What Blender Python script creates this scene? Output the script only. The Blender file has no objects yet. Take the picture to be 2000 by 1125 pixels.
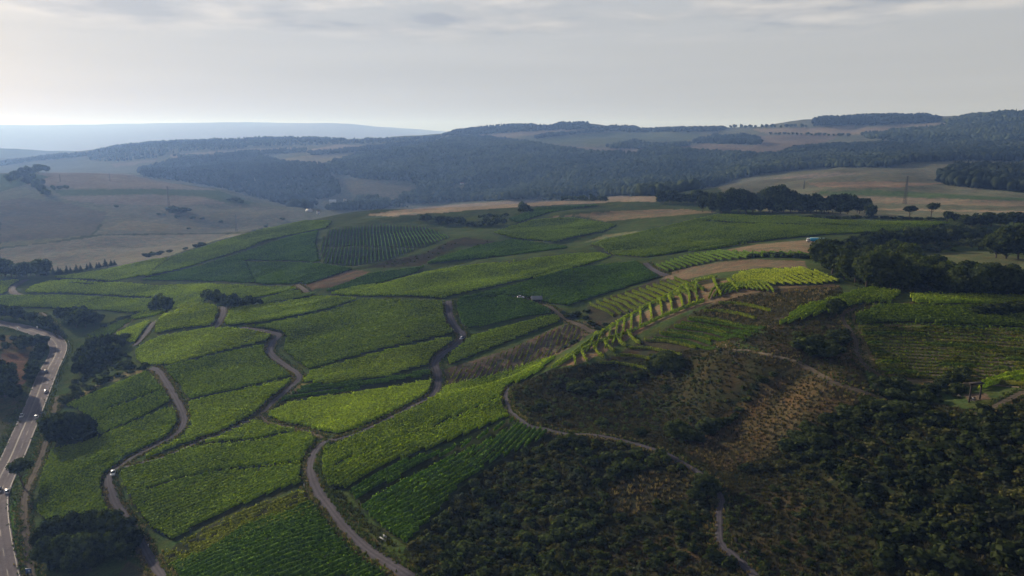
import bpy, math, random
import numpy as np
C = bpy.context.scene.collection
SC = bpy.context.scene
RNG = np.random.default_rng(7)
random.seed(7)

# ------------------------------------------------------------------ camera
CAMZ = 150.0
FPX = 1428.0            # focal length in photo pixels (2000 wide)
PITCH = math.radians(11.88)
cam_d = bpy.data.cameras.new('camera')
cam_d.sensor_width = 36.0
cam_d.lens = 36.0 * FPX / 2000.0
cam_d.clip_start = 1.0
cam_d.clip_end = 80000.0
cam = bpy.data.objects.new('camera', cam_d)
cam.location = (0, 0, CAMZ)
cam.rotation_euler = (math.pi / 2 - PITCH, 0, 0)
C.objects.link(cam)
SC.camera = cam

# ------------------------------------------------------------------ world, sun, exposure
SUN_AZ = math.radians(-47.0)     # left of the viewing direction (+Y)
SUN_EL = math.radians(15.0)
w = bpy.data.worlds.new('World')
SC.world = w
w.use_nodes = True
nt = w.node_tree
for n in list(nt.nodes): nt.nodes.remove(n)
N = nt.nodes.new; L = nt.links.new
def math_node(op, a=None, b=None, tree=None, clamp=False):
    m = (tree or nt).nodes.new('ShaderNodeMath'); m.operation = op; m.use_clamp = clamp
    for i, v in enumerate((a, b)):
        if v is None: continue
        if isinstance(v, (int, float)): m.inputs[i].default_value = v
        else: (tree or nt).links.new(v, m.inputs[i])
    return m.outputs[0]
out = N('ShaderNodeOutputWorld')
sky = N('ShaderNodeTexSky'); sky.sky_type = 'NISHITA'; sky.sun_disc = False
sky.sun_elevation = SUN_EL; sky.sun_rotation = SUN_AZ
sky.air_density = 1.0; sky.dust_density = 2.0; sky.ozone_density = 1.5
bg_sky = N('ShaderNodeBackground'); bg_sky.inputs[1].default_value = 0.05
L(sky.outputs[0], bg_sky.inputs[0])
# thin cloud veil: bright and grey low down, thinning towards the zenith
tc = N('ShaderNodeTexCoord')
sep = N('ShaderNodeSeparateXYZ'); L(tc.outputs['Generated'], sep.inputs[0])
ramp = N('ShaderNodeValToRGB'); L(sep.outputs['Z'], ramp.inputs[0])
cr = ramp.color_ramp
cr.elements[0].position = 0.0; cr.elements[0].color = (0.50, 0.505, 0.525, 1)
cr.elements[1].position = 1.0; cr.elements[1].color = (0.028, 0.045, 0.09, 1)
for p, c in ((0.03, (0.525, 0.53, 0.545, 1)), (0.10, (0.575, 0.58, 0.595, 1)), (0.17, (0.555, 0.57, 0.60, 1)),
             (0.24, (0.36, 0.39, 0.46, 1)), (0.42, (0.085, 0.11, 0.165, 1))):
    e = cr.elements.new(p); e.color = c
# cloud layer seen in perspective: direction / height
zz = math_node('MAXIMUM', math_node('ADD', sep.outputs['Z'], 0.06), 0.05)
cx = math_node('DIVIDE', sep.outputs['X'], zz)
cy = math_node('DIVIDE', sep.outputs['Y'], zz)
comb = N('ShaderNodeCombineXYZ'); L(cx, comb.inputs[0]); L(cy, comb.inputs[1])
n1 = N('ShaderNodeTexNoise'); n1.inputs['Scale'].default_value = 0.75; n1.inputs['Detail'].default_value = 9
n1.inputs['Roughness'].default_value = 0.55; n1.inputs['Distortion'].default_value = 0.35
L(comb.outputs[0], n1.inputs['Vector'])
cm = N('ShaderNodeMapRange'); cm.interpolation_type = 'SMOOTHSTEP'
L(n1.outputs['Fac'], cm.inputs[0]); cm.inputs[1].default_value = 0.42; cm.inputs[2].default_value = 0.56
hi = N('ShaderNodeMapRange'); hi.interpolation_type = 'SMOOTHSTEP'
L(sep.outputs['Z'], hi.inputs[0]); hi.inputs[1].default_value = 0.105; hi.inputs[2].default_value = 0.145
cf = math_node('MULTIPLY', cm.outputs[0], hi.outputs[0])
n2 = N('ShaderNodeTexNoise'); n2.inputs['Scale'].default_value = 1.6; n2.inputs['Detail'].default_value = 7
mp = N('ShaderNodeMapping'); mp.inputs['Location'].default_value = (3.1, 0.45, 0.0); L(comb.outputs[0], mp.inputs[0]); L(mp.outputs[0], n2.inputs['Vector'])
ccol = N('ShaderNodeMix'); ccol.data_type = 'RGBA'
cst = N('ShaderNodeMapRange'); L(n2.outputs['Fac'], cst.inputs[0]); cst.inputs[1].default_value = 0.38; cst.inputs[2].default_value = 0.60; L(cst.outputs[0], ccol.inputs['Factor'])
ccol.inputs['A'].default_value = (0.43, 0.455, 0.51, 1); ccol.inputs['B'].default_value = (0.74, 0.71, 0.69, 1)
veil = N('ShaderNodeMix'); veil.data_type = 'RGBA'
L(math_node('MULTIPLY', cf, 0.95), veil.inputs['Factor']); L(ramp.outputs[0], veil.inputs['A']); L(ccol.outputs['Result'], veil.inputs['B'])
# faint streaks of thin cloud lower down
mp2 = N('ShaderNodeMapping'); mp2.inputs['Scale'].default_value = (1.2, 1.2, 22.0); L(tc.outputs['Generated'], mp2.inputs[0])
n3 = N('ShaderNodeTexNoise'); n3.inputs['Scale'].default_value = 1.3; n3.inputs['Detail'].default_value = 5; L(mp2.outputs[0], n3.inputs['Vector'])
st = N('ShaderNodeMapRange'); L(n3.outputs['Fac'], st.inputs[0]); st.inputs[1].default_value = 0.3; st.inputs[2].default_value = 0.7
st.inputs[3].default_value = 0.95; st.inputs[4].default_value = 1.05
# glow of the low sun behind the veil
sd = N('ShaderNodeVectorMath'); sd.operation = 'DOT_PRODUCT'; L(tc.outputs['Generated'], sd.inputs[0])
sd.inputs[1].default_value = (math.sin(SUN_AZ) * math.cos(SUN_EL), math.cos(SUN_AZ) * math.cos(SUN_EL), math.sin(SUN_EL))
gl = N('ShaderNodeMapRange'); L(sd.outputs['Value'], gl.inputs[0]); gl.inputs[1].default_value = 0.2; gl.inputs[2].default_value = 1.0
gl.inputs[3].default_value = 0.97; gl.inputs[4].default_value = 1.03
mul = math_node('MULTIPLY', st.outputs[0], gl.outputs[0])
bg_v = N('ShaderNodeBackground'); L(veil.outputs['Result'], bg_v.inputs[0]); L(math_node('MULTIPLY', mul, 0.615), bg_v.inputs[1])
mx = N('ShaderNodeMixShader'); mx.inputs[0].default_value = 0.9
L(bg_sky.outputs[0], mx.inputs[1]); L(bg_v.outputs[0], mx.inputs[2]); L(mx.outputs[0], out.inputs[0])

sun_d = bpy.data.lights.new('sun', 'SUN')
sun_d.energy = 5.0; sun_d.angle = math.radians(0.8); sun_d.color = (1.0, 0.86, 0.70)
sun = bpy.data.objects.new('sun', sun_d)
sun.rotation_euler = (math.pi / 2 - SUN_EL, 0, math.pi - SUN_AZ)   # lamp's -Z points from the sun towards the scene
sun.location = (-600, 800, 600)
C.objects.link(sun)
SC.view_settings.view_transform = 'Standard'; SC.view_settings.look = 'None'
SC.view_settings.exposure = 0.6; SC.view_settings.gamma = 1.0; SC.view_settings.use_curve_mapping = False
SC.cycles.max_bounces = 5; SC.cycles.diffuse_bounces = 3; SC.cycles.transmission_bounces = 3
SC.cycles.volume_bounces = 0; SC.cycles.use_denoising = True
SC.cycles.caustics_reflective = False; SC.cycles.caustics_refractive = False

# ------------------------------------------------------------------ projection and noise
SP, CP = math.sin(PITCH), math.cos(PITCH)
def ray(px, py):
    a = (px - 1000.0) / FPX; b = (562.5 - py) / FPX
    Y = CP + b * SP
    return a / Y, (-SP + b * CP) / Y         # X/Y and Z/Y of the sight line
_T = RNG.random((256, 256))
def vnoise(x, y):
    x = np.asarray(x, float); y = np.asarray(y, float)
    xi = np.floor(x).astype(int); yi = np.floor(y).astype(int)
    fx = x - xi; fy = y - yi
    fx = fx * fx * (3 - 2 * fx); fy = fy * fy * (3 - 2 * fy)
    a = _T[xi & 255, yi & 255]; b = _T[(xi + 1) & 255, yi & 255]
    c = _T[xi & 255, (yi + 1) & 255]; d = _T[(xi + 1) & 255, (yi + 1) & 255]
    return (a * (1 - fx) + b * fx) * (1 - fy) + (c * (1 - fx) + d * fx) * fy
def fbm(x, y, s, o=4):
    r = 0.0; A = 1.0; t = 0.0
    for k in range(o):
        r = r + A * (vnoise(x / s + 17.3 * k, y / s - 9.1 * k) - 0.5); t += A; A *= 0.5; s *= 0.5
    return r / t * 2

# ------------------------------------------------------------------ the lie of the land
# photo sight line + height above the main road
CZ = [(-150,1125,2),(0,1120,0),(0,960,0),(60,820,0),(120,700,0),(60,640,0),(0,628,0),(-300,900,0),(-400,640,0),(0,740,1),
(60,1120,1),(200,1110,6),(110,900,3),(200,960,10),(320,1110,14),(230,920,12),(150,790,6),(220,700,8),
(300,720,18),(345,800,18),(290,635,20),(265,670,16),(180,670,3),(437,600,30),(425,635,28),(545,655,30),(525,690,27),
(590,735,28),(500,815,24),(380,870,18),(620,860,32),(600,930,34),(660,1020,40),(720,1080,45),(790,1120,50),
(500,1000,26),(400,1100,24),(480,900,24),(560,1100,36),(877,590,42),(905,655,36),(855,710,34),(855,760,33),(750,820,33),
(700,660,34),(640,620,32),(750,600,38),(1000,560,48),(1100,525,58),(1245,512,64),(640,578,32),(850,530,44),
(1050,600,46),(1090,615,47),(1150,640,50),(1000,672,40),(1000,720,38),(900,800,37),(1000,850,44),(900,900,40),
(850,1000,41),(800,1060,46),(1000,770,42),(1020,830,46),(1000,920,41),(900,1050,40),(1000,1100,43),(1150,1000,46),
(1300,1050,49),(1150,850,52),(1300,885,54),(1390,950,54),(1400,1040,53),(1470,1125,54),
(1110,712,52),(1200,650,60),(1300,590,70),(1370,560,78),(1450,540,83),(1530,515,87),(1170,605,55),(1290,540,65),
(1320,505,69),(1200,720,52),(1300,690,61),(1400,640,72),(1480,640,77),(1130,760,48),(1200,800,49),(1100,820,47),
(1350,740,60),(1410,675,74),(1500,692,76),(1560,705,76),(1620,740,75),(1690,768,74),(1350,790,56),(1300,850,53),
(1450,800,60),(1550,740,71),(1500,880,57),(1600,850,63),(1700,800,71),(1800,790,73),(1900,785,76),(1980,760,78),
(1600,950,60),(1750,900,68),(1750,1000,64),(1600,1100,57),(1500,1000,55),(1900,900,74),(2000,850,78),(1900,1050,68),
(2000,1120,68),(2200,1000,80),(2200,700,85),(1700,600,84),(1680,690,77),(1760,745,74),(1850,620,84),(1990,600,85),
(1990,740,78),(1850,700,78),(1600,600,84),(1550,650,79),(1740,570,85),(1900,575,86),(1650,560,85),(1750,520,80),
(1900,510,80),(1700,460,78),(1592,470,76),(1900,450,78),(1860,437,78),(1500,470,72),(1400,430,72),(1600,420,76),
(1250,450,66),(1100,430,60),(1000,440,57),(960,460,55),(1200,405,66),(1350,395,70),(1050,395,62),(860,405,55),(760,412,50),
(700,417,47),(620,427,41),(520,445,32),(430,470,22),(330,503,13),(240,520,9),(110,542,3),(0,549,0),(600,480,37),(700,480,42),
(800,460,48),(880,470,52),(640,515,35),(500,520,25),(400,550,15),(250,550,8),(100,575,1),(290,583,8),(500,560,24),
(600,560,31),(720,530,40),(840,500,46),(300,610,10),(150,605,1),(0,595,-1),(400,590,21),
(130,525,-8),(0,520,-10),(0,480,-8),(300,480,-10),(400,455,-10),(500,440,-14),(590,415,-20),(200,460,0),(0,440,0),
(100,400,12),(300,400,8),(450,420,-5),(0,370,25),(150,337,42),(250,342,38),(430,370,10),(0,345,40),
(-500,640,0),(-500,900,0),(-500,500,-10),(-500,420,10),(2500,900,85),(2500,600,88),(2500,450,85),
(1000,1300,45),(0,1400,0),(2000,1400,65),(500,1400,20)]
# photo sight line + distance
CY = [(0,322,3800),(200,316,3500),(0,308,5000),(100,303,5500),(300,281,4500),(450,276,4500),(250,300,3600),(400,300,3400),
(400,340,2600),(330,345,2400),(450,380,2150),(550,400,1950),(620,408,1850),(620,330,2500),(650,320,2700),(620,275,4400),
(700,290,3400),(760,390,1950),(700,355,2300),(850,395,1900),(850,330,2400),(850,290,3000),(850,269,3800),(980,261,3700),(1000,249,4200),(1140,255,3700),(1140,243,4300),(1060,248,4250),(1240,252,4200),(900,258,4100),(1000,285,3000),(1000,345,2200),(1000,390,1700),(1200,375,1650),(1200,325,2200),(1150,290,2800),
(1250,265,3500),(1300,254,3800),(1400,305,2300),(1500,290,2500),(1450,270,3000),(1450,251,3500),(1600,246,3100),(1600,235,3600),
(1700,250,3000),(1700,231,3600),(1850,242,3000),(1800,229,3600),(1400,365,1500),(1500,348,1450),(1600,337,1400),(1750,332,1400),(1900,324,1400),
(2000,372,1000),(1850,370,950),(1600,370,1000),(1600,400,800),(1900,400,800),(1900,296,1900),(1700,306,2000),
(2000,266,2300),(2000,222,2900),(1900,228,3100),(1300,345,1900),
(0,253,13500),(125,254,13500),(200,252,13500),(250,251,13500),(350,245,13500),(420,243,13500),(480,241,13500),(525,245,13500),(560,243,13500),(610,239,13500),(680,242,13500),(740,250,13500),(800,258,13500),(840,266,13500),(0,302,9500),(300,280,9500),(600,278,9500),(1000,275,13500),
(2000,275,13500),(0,290,5600),(300,290,5600),(800,300,5600),(1300,300,5600),(2000,300,5200),
(-500,350,3000),(-500,253,13500),(2500,350,1500),(2500,262,2500),(2500,270,13500)]
U = []; V = []; Hc = []
for px, py, z in CZ:
    u, s = ray(px, py); Y = (CAMZ - z) / -s
    U.append(u); V.append(math.log(Y)); Hc.append(z)
for px, py, Y in CY:
    u, s = ray(px, py); U.append(u); V.append(math.log(Y)); Hc.append(CAMZ + s * Y)
U = np.array(U); V = np.array(V); Hc = np.array(Hc, float)
def kern(r2): return 0.5 * r2 * np.log(r2 + 1e-12)
n = len(U)
K = kern((U[:, None] - U[None]) ** 2 + (V[:, None] - V[None]) ** 2)
lam = np.where(Hc > 1e9, 0, 2e-4)
A = np.zeros((n + 3, n + 3)); A[:n, :n] = K + np.diag(lam * np.ones(n))
Pm = np.stack([np.ones(n), U, V], 1); A[:n, n:] = Pm; A[n:, :n] = Pm.T
sol = np.linalg.solve(A, np.concatenate([Hc, np.zeros(3)]))
NC = 1150
UU = np.linspace(-1.15, 1.15, NC)
# rows: about one per picture row near by, a fixed ratio far off
Yf = np.exp(np.linspace(math.log(95), math.log(15500), 20000))
dens = 62000.0 / Yf ** 2 + 72.0 / Yf
cum = np.concatenate([[0], np.cumsum(0.5 * (dens[1:] + dens[:-1]) * np.diff(Yf))])
NR = int(cum[-1]); YY = np.interp(np.linspace(0, cum[-1], NR), cum, Yf)
VV = np.log(YY)
HH = np.zeros((NR, NC))
uc = np.linspace(-1.15, 1.15, 2 * 144 - 1)[::1]
Hcoarse = np.zeros((NR, len(uc)))
for i0 in range(0, NR, 50):
    vv = VV[i0:i0 + 50]
    r2 = (uc[None, :, None] - U) ** 2 + (vv[:, None, None] - V) ** 2
    Hcoarse[i0:i0 + 50] = kern(r2) @ sol[:n] + sol[n] + sol[n + 1] * uc[None] + sol[n + 2] * vv[:, None]
def cubic_cols(Hs, us, ut):
    t = (ut - us[0]) / (us[1] - us[0]); i = np.clip(np.floor(t).astype(int), 1, len(us) - 3); f = t - i
    p0, p1, p2, p3 = Hs[:, i - 1], Hs[:, i], Hs[:, i + 1], Hs[:, i + 2]
    return 0.5 * ((2 * p1) + (-p0 + p2) * f + (2 * p0 - 5 * p1 + 4 * p2 - p3) * f ** 2 + (-p0 + 3 * p1 - 3 * p2 + p3) * f ** 3)
HH = cubic_cols(Hcoarse, uc, UU)
GX = UU[None, :] * YY[:, None]; GY = np.repeat(YY[:, None], NC, 1)
def relief(X, Y):
    near = np.clip((Y - 150) / 600, 0, 1); far = np.clip((Y - 1200) / 1800, 0, 1)
    r = fbm(X, Y, 60, 3) * (0.9 + 1.6 * near) + fbm(X * 0.8 + 40, Y * 0.8 + 300, 95, 2) * 4.2 * np.clip((Y - 200) / 120, 0, 1) * np.clip((X + 0.42 * Y + 20) / 60, 0.15, 1) * (1 + 0.6 * near) + fbm(X + 900, Y, 190, 3) * 9.0 * np.clip((3700 - Y) / 900, 0, 1) * np.clip((Y - 1500) / 900, 0, 1) + fbm(X + 500, Y, 320, 3) * (1.0 + 6.0 * near * np.clip((Y-800)/800,0,1) + 5.0 * far)
    # low banks and folds running along the contour of the vineyard slope
    sa = X * 0.93 + Y * 0.37; ta = -X * 0.37 + Y * 0.93
    fold = fbm(sa * 0.22, ta, 30, 2) * 2.6 + fbm(sa * 0.15 + 50, ta + 300, 13, 2) * 0.8
    r = r + fold * np.clip((Y - 190) / 80, 0, 1) * np.clip((1150 - Y) / 250, 0, 1) * np.clip((X + 0.42 * Y - 10) / 40, 0, 1) * np.clip((0.12 * Y - X) / 40 + 1, 0.25, 1)
    return r * np.clip(1.0 - (Y - 7000) / 3000, 0.0, 1)
HH = HH + relief(GX, GY)
RIDGE = np.clip((GY - 9500) / 2500, 0, 1)
HH += RIDGE * fbm(GX, GY * 0.2, 900, 5) * 22

# ------------------------------------------------------------------ ground look-ups
def hgt(X, Y):
    X = np.asarray(X, float); Y = np.asarray(Y, float)
    Yc = np.clip(Y, YY[0], YY[-1])
    r = np.interp(Yc, YY, np.arange(NR)); c = np.clip((X / Yc + 1.15) / 2.3 * (NC - 1), 0, NC - 1.001)
    r = np.clip(r, 0, NR - 1.001); i = r.astype(int); j = c.astype(int); f = r - i; g = c - j
    return (HH[i, j] * (1 - g) + HH[i, j + 1] * g) * (1 - f) + (HH[i + 1, j] * (1 - g) + HH[i + 1, j + 1] * g) * f
YS = np.exp(np.linspace(math.log(96), math.log(15400), 6500))
def hit(px, py):
    """Where the sight line through a photo pixel meets the ground."""
    u, s = ray(px, py)
    d = hgt(u * YS, YS) - (CAMZ + s * YS)
    k = np.argmax(d >= 0)
    if d[k] < 0: k = int(np.argmax(d)); Y = YS[k]
    elif k == 0: Y = YS[0]
    else: Y = YS[k - 1] + (YS[k] - YS[k - 1]) * (-d[k - 1]) / (d[k] - d[k - 1])
    return np.array([u * Y, Y])
def hits(pts, sub=12):
    """Photo outline -> ground outline, following it every few pixels."""
    out_ = []
    m = len(pts)
    for i in range(m):
        a = pts[i]; b = pts[(i + 1) % m]
        k = max(1, int(math.hypot(b[0] - a[0], b[1] - a[1]) / sub))
        for t in range(k): out_.append(hit(a[0] + (b[0] - a[0]) * t / k, a[1] + (b[1] - a[1]) * t / k))
    return np.array(out_)
def smooth_line(pts, step=2.0):
    """Open ground polyline through photo points, Catmull-Rom smoothed and resampled."""
    W = np.array([hit(*p) for p in pts])
    if len(W) > 2:
        P = np.vstack([2 * W[0] - W[1], W, 2 * W[-1] - W[-2]]); S = []
        for i in range(1, len(P) - 2):
            for t in np.linspace(0, 1, 14, endpoint=False):
                S.append(0.5 * (2 * P[i] + (P[i + 1] - P[i - 1]) * t + (2 * P[i - 1] - 5 * P[i] + 4 * P[i + 1] - P[i + 2]) * t ** 2 + (3 * P[i] - P[i - 1] - 3 * P[i + 1] + P[i + 2]) * t ** 3))
        S.append(W[-1]); W = np.array(S)
    d = np.concatenate([[0], np.cumsum(np.hypot(*np.diff(W, axis=0).T))])
    q = np.linspace(0, d[-1], max(2, int(d[-1] / step)))
    return np.stack([np.interp(q, d, W[:, 0]), np.interp(q, d, W[:, 1])], 1)
def inpoly(X, Y, poly):
    X = np.asarray(X); Y = np.asarray(Y)
    res = np.zeros(X.shape, bool)
    x0, y0 = poly.min(0); x1, y1 = poly.max(0)
    m = (X >= x0) & (X <= x1) & (Y >= y0) & (Y <= y1)
    if not m.any(): return res
    x = X[m]; y = Y[m]; r = np.zeros(x.shape, bool)
    px, py = poly[:, 0], poly[:, 1]; j = len(poly) - 1
    for i in range(len(poly)):
        c = (py[i] > y) != (py[j] > y)
        if c.any():
            xi = (px[j] - px[i]) * (y - py[i]) / (py[j] - py[i] + 1e-12) + px[i]
            r ^= c & (x < xi)
        j = i
    res[m] = r
    return res
CELL = 2.0
class Clear:
    """Raster of ground kept free of vines and bushes (metres from the middle of each way)."""
    def __init__(s): s.segs = []
    def add(s, line, half): s.segs.append((line, half))
    def near(s, X, Y):
        m = np.zeros(X.shape, bool)
        for line, half in s.segs:
            x0, y0 = line.min(0) - half; x1, y1 = line.max(0) + half
            b = (X >= x0) & (X <= x1) & (Y >= y0) & (Y <= y1) & ~m
            if not b.any(): continue
            xb = X[b]; yb = Y[b]; best = np.full(xb.shape, 1e18)
            for i in range(len(line) - 1):
                ax, ay = line[i]; bx, by = line[i + 1]
                lx0, lx1 = min(ax, bx) - half, max(ax, bx) + half; ly0, ly1 = min(ay, by) - half, max(ay, by) + half
                q = (xb >= lx0) & (xb <= lx1) & (yb >= ly0) & (yb <= ly1)
                if not q.any(): continue
                dx, dy = bx - ax, by - ay; L2 = dx * dx + dy * dy + 1e-9
                t = np.clip(((xb[q] - ax) * dx + (yb[q] - ay) * dy) / L2, 0, 1)
                best[q] = np.minimum(best[q], (xb[q] - ax - t * dx) ** 2 + (yb[q] - ay - t * dy) ** 2)
            m[b] |= best < half * half
        return m
CLR = Clear()

# ------------------------------------------------------------------ mesh helpers
def mesh_np(name, verts, faces, mat=None, parent=None, smooth=False, link=True, col=None):
    """verts (n,3); faces (m,k) one array, or a list of arrays of different k"""
    me = bpy.data.meshes.new(name)
    verts = np.asarray(verts, np.float32)
    fl = faces if isinstance(faces, list) else [faces]
    fl = [np.asarray(f, np.int32) for f in fl if len(f)]
    me.vertices.add(len(verts)); me.vertices.foreach_set('co', verts.ravel())
    idx = np.concatenate([f.ravel() for f in fl]); cnt = np.concatenate([np.full(len(f), f.shape[1], np.int32) for f in fl])
    me.loops.add(len(idx)); me.loops.foreach_set('vertex_index', idx)
    me.polygons.add(len(cnt)); me.polygons.foreach_set('loop_start', np.concatenate([[0], np.cumsum(cnt)[:-1]]).astype(np.int32))
    me.polygons.foreach_set('loop_total', cnt)
    if smooth: me.polygons.foreach_set('use_smooth', np.ones(len(cnt), bool))
    if col is not None:
        at = me.color_attributes.new('Col', 'FLOAT_COLOR', 'POINT')
        at.data.foreach_set('color', np.concatenate([col, np.ones((len(col), 1))], 1).astype(np.float32).ravel())
    me.update(calc_edges=True)
    if mat: me.materials.append(mat)
    o = bpy.data.objects.new(name, me)
    if parent: o.parent = parent
    if link: C.objects.link(o)
    return o
def tag(o, label=None, cat=None, group=None, kind=None):
    if label: o['label'] = label
    if cat: o['category'] = cat
    if group: o['group'] = group
    if kind: o['kind'] = kind
    return o
def empty(name, loc=(0, 0, 0), rz=0.0):
    o = bpy.data.objects.new(name, None); o.location = loc; o.rotation_euler = (0, 0, rz); C.objects.link(o)
    o.empty_display_size = 0.5
    return o
def copy_tree(o, parent=None):
    c = o.copy(); C.objects.link(c); c.parent = parent
    for ch in list(o.children): copy_tree(ch, c)
    return c
class MB:
    """collects boxes, prisms and tubes for one part"""
    def __init__(s): s.v = []; s.f4 = []; s.f3 = []; s.n = 0
    def box(s, c, d, taper=1.0, rz=0.0):
        x, y, z = [k / 2 for k in d]; v = []
        for k, (sx, sy, sz) in enumerate([(-1,-1,-1),(1,-1,-1),(1,1,-1),(-1,1,-1),(-1,-1,1),(1,-1,1),(1,1,1),(-1,1,1)]):
            t = taper if sz > 0 else 1.0
            X, Y = sx * x * t, sy * y * t
            v.append((c[0] + X * math.cos(rz) - Y * math.sin(rz), c[1] + X * math.sin(rz) + Y * math.cos(rz), c[2] + sz * z))
        b = s.n; s.v += v; s.n += 8
        s.f4 += [(b+a_, b+b_, b+c_, b+d_) for a_, b_, c_, d_ in ((0,3,2,1),(4,5,6,7),(0,1,5,4),(1,2,6,5),(2,3,7,6),(3,0,4,7))]
        return s
    def prism(s, prof, y0, y1, ins=0.0):
        """profile in x-z swept along y; ins pulls the top corners in (tumblehome)"""
        k = len(prof); b = s.n
        zs = [p[1] for p in prof]; zt = max(zs); zb = min(zs)
        for yy, sg in ((y0, 1), (y1, -1)):
            for x, z in prof:
                s.v.append((x, yy + sg * ins * max(0, (z - zb) / (zt - zb + 1e-6)), z))
        s.n += 2 * k
        for i in range(k):
            j = (i + 1) % k; s.f4.append((b + i, b + j, b + k + j, b + k + i))
        for o_, rev in ((b, True), (b + k, False)):
            cxz = np.mean(np.array(s.v[o_:o_ + k]), 0); s.v.append(tuple(cxz)); c_ = s.n; s.n += 1
            for i in range(k):
                j = (i + 1) % k; s.f3.append((c_, o_ + j, o_ + i) if rev else (c_, o_ + i, o_ + j))
        return s
    def tube(s, pts, rad, k=8, cap=True):
        pts = [np.array(p, float) for p in pts]
        if not hasattr(rad, '__len__'): rad = [rad] * len(pts)
        b = s.n
        for i, p in enumerate(pts):
            t = pts[min(i + 1, len(pts) - 1)] - pts[max(i - 1, 0)]; t = t / (np.linalg.norm(t) + 1e-9)
            a = np.cross(t, (0, 0, 1)) if abs(t[2]) < 0.9 else np.cross(t, (1, 0, 0)); a = a / np.linalg.norm(a); c_ = np.cross(t, a)
            for q in range(k):
                an = 2 * math.pi * q / k; s.v.append(tuple(p + rad[i] * (a * math.cos(an) + c_ * math.sin(an))))
        s.n += k * len(pts)
        for i in range(len(pts) - 1):
            for q in range(k):
                r = (q + 1) % k; s.f4.append((b + i * k + q, b + i * k + r, b + (i + 1) * k + r, b + (i + 1) * k + q))
        if cap:
            for e in (0, len(pts) - 1):
                s.v.append(tuple(pts[e])); c_ = s.n; s.n += 1
                for q in range(k):
                    r = (q + 1) % k; s.f3.append((c_, b + e * k + q, b + e * k + r) if e else (c_, b + r, b + q))
        return s
    def build(s, name, mat, parent=None, smooth=False):
        return mesh_np(name, np.array(s.v), [np.array(s.f4).reshape(-1, 4), np.array(s.f3).reshape(-1, 3)], mat, parent, smooth)

# ------------------------------------------------------------------ materials
def new_mat(name):
    m = bpy.data.materials.new(name); m.use_nodes = True
    return m, m.node_tree, m.node_tree.nodes['Principled BSDF']
def plain(name, col, rough=0.6, metal=0.0, var=0.12, scale=3.0, spec=0.3, emit=None):
    m, t, b = new_mat(name)
    g = t.nodes.new('ShaderNodeTexCoord'); nz = t.nodes.new('ShaderNodeTexNoise'); nz.inputs['Scale'].default_value = scale; nz.inputs['Detail'].default_value = 4
    t.links.new(g.outputs['Object'], nz.inputs['Vector'])
    mr = t.nodes.new('ShaderNodeMapRange'); t.links.new(nz.outputs['Fac'], mr.inputs[0]); mr.inputs[3].default_value = 1 - var; mr.inputs[4].default_value = 1 + var
    mix = t.nodes.new('ShaderNodeVectorMath'); mix.operation = 'SCALE'; mix.inputs[0].default_value = col[:3]; t.links.new(mr.outputs[0], mix.inputs['Scale'])
    t.links.new(mix.outputs[0], b.inputs['Base Color'])
    b.inputs['Roughness'].default_value = rough; b.inputs['Metallic'].default_value = metal; b.inputs['Specular IOR Level'].default_value = spec
    if emit: b.inputs['Emission Color'].default_value = (*emit[:3], 1); b.inputs['Emission Strength'].default_value = emit[3]
    return m
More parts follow.
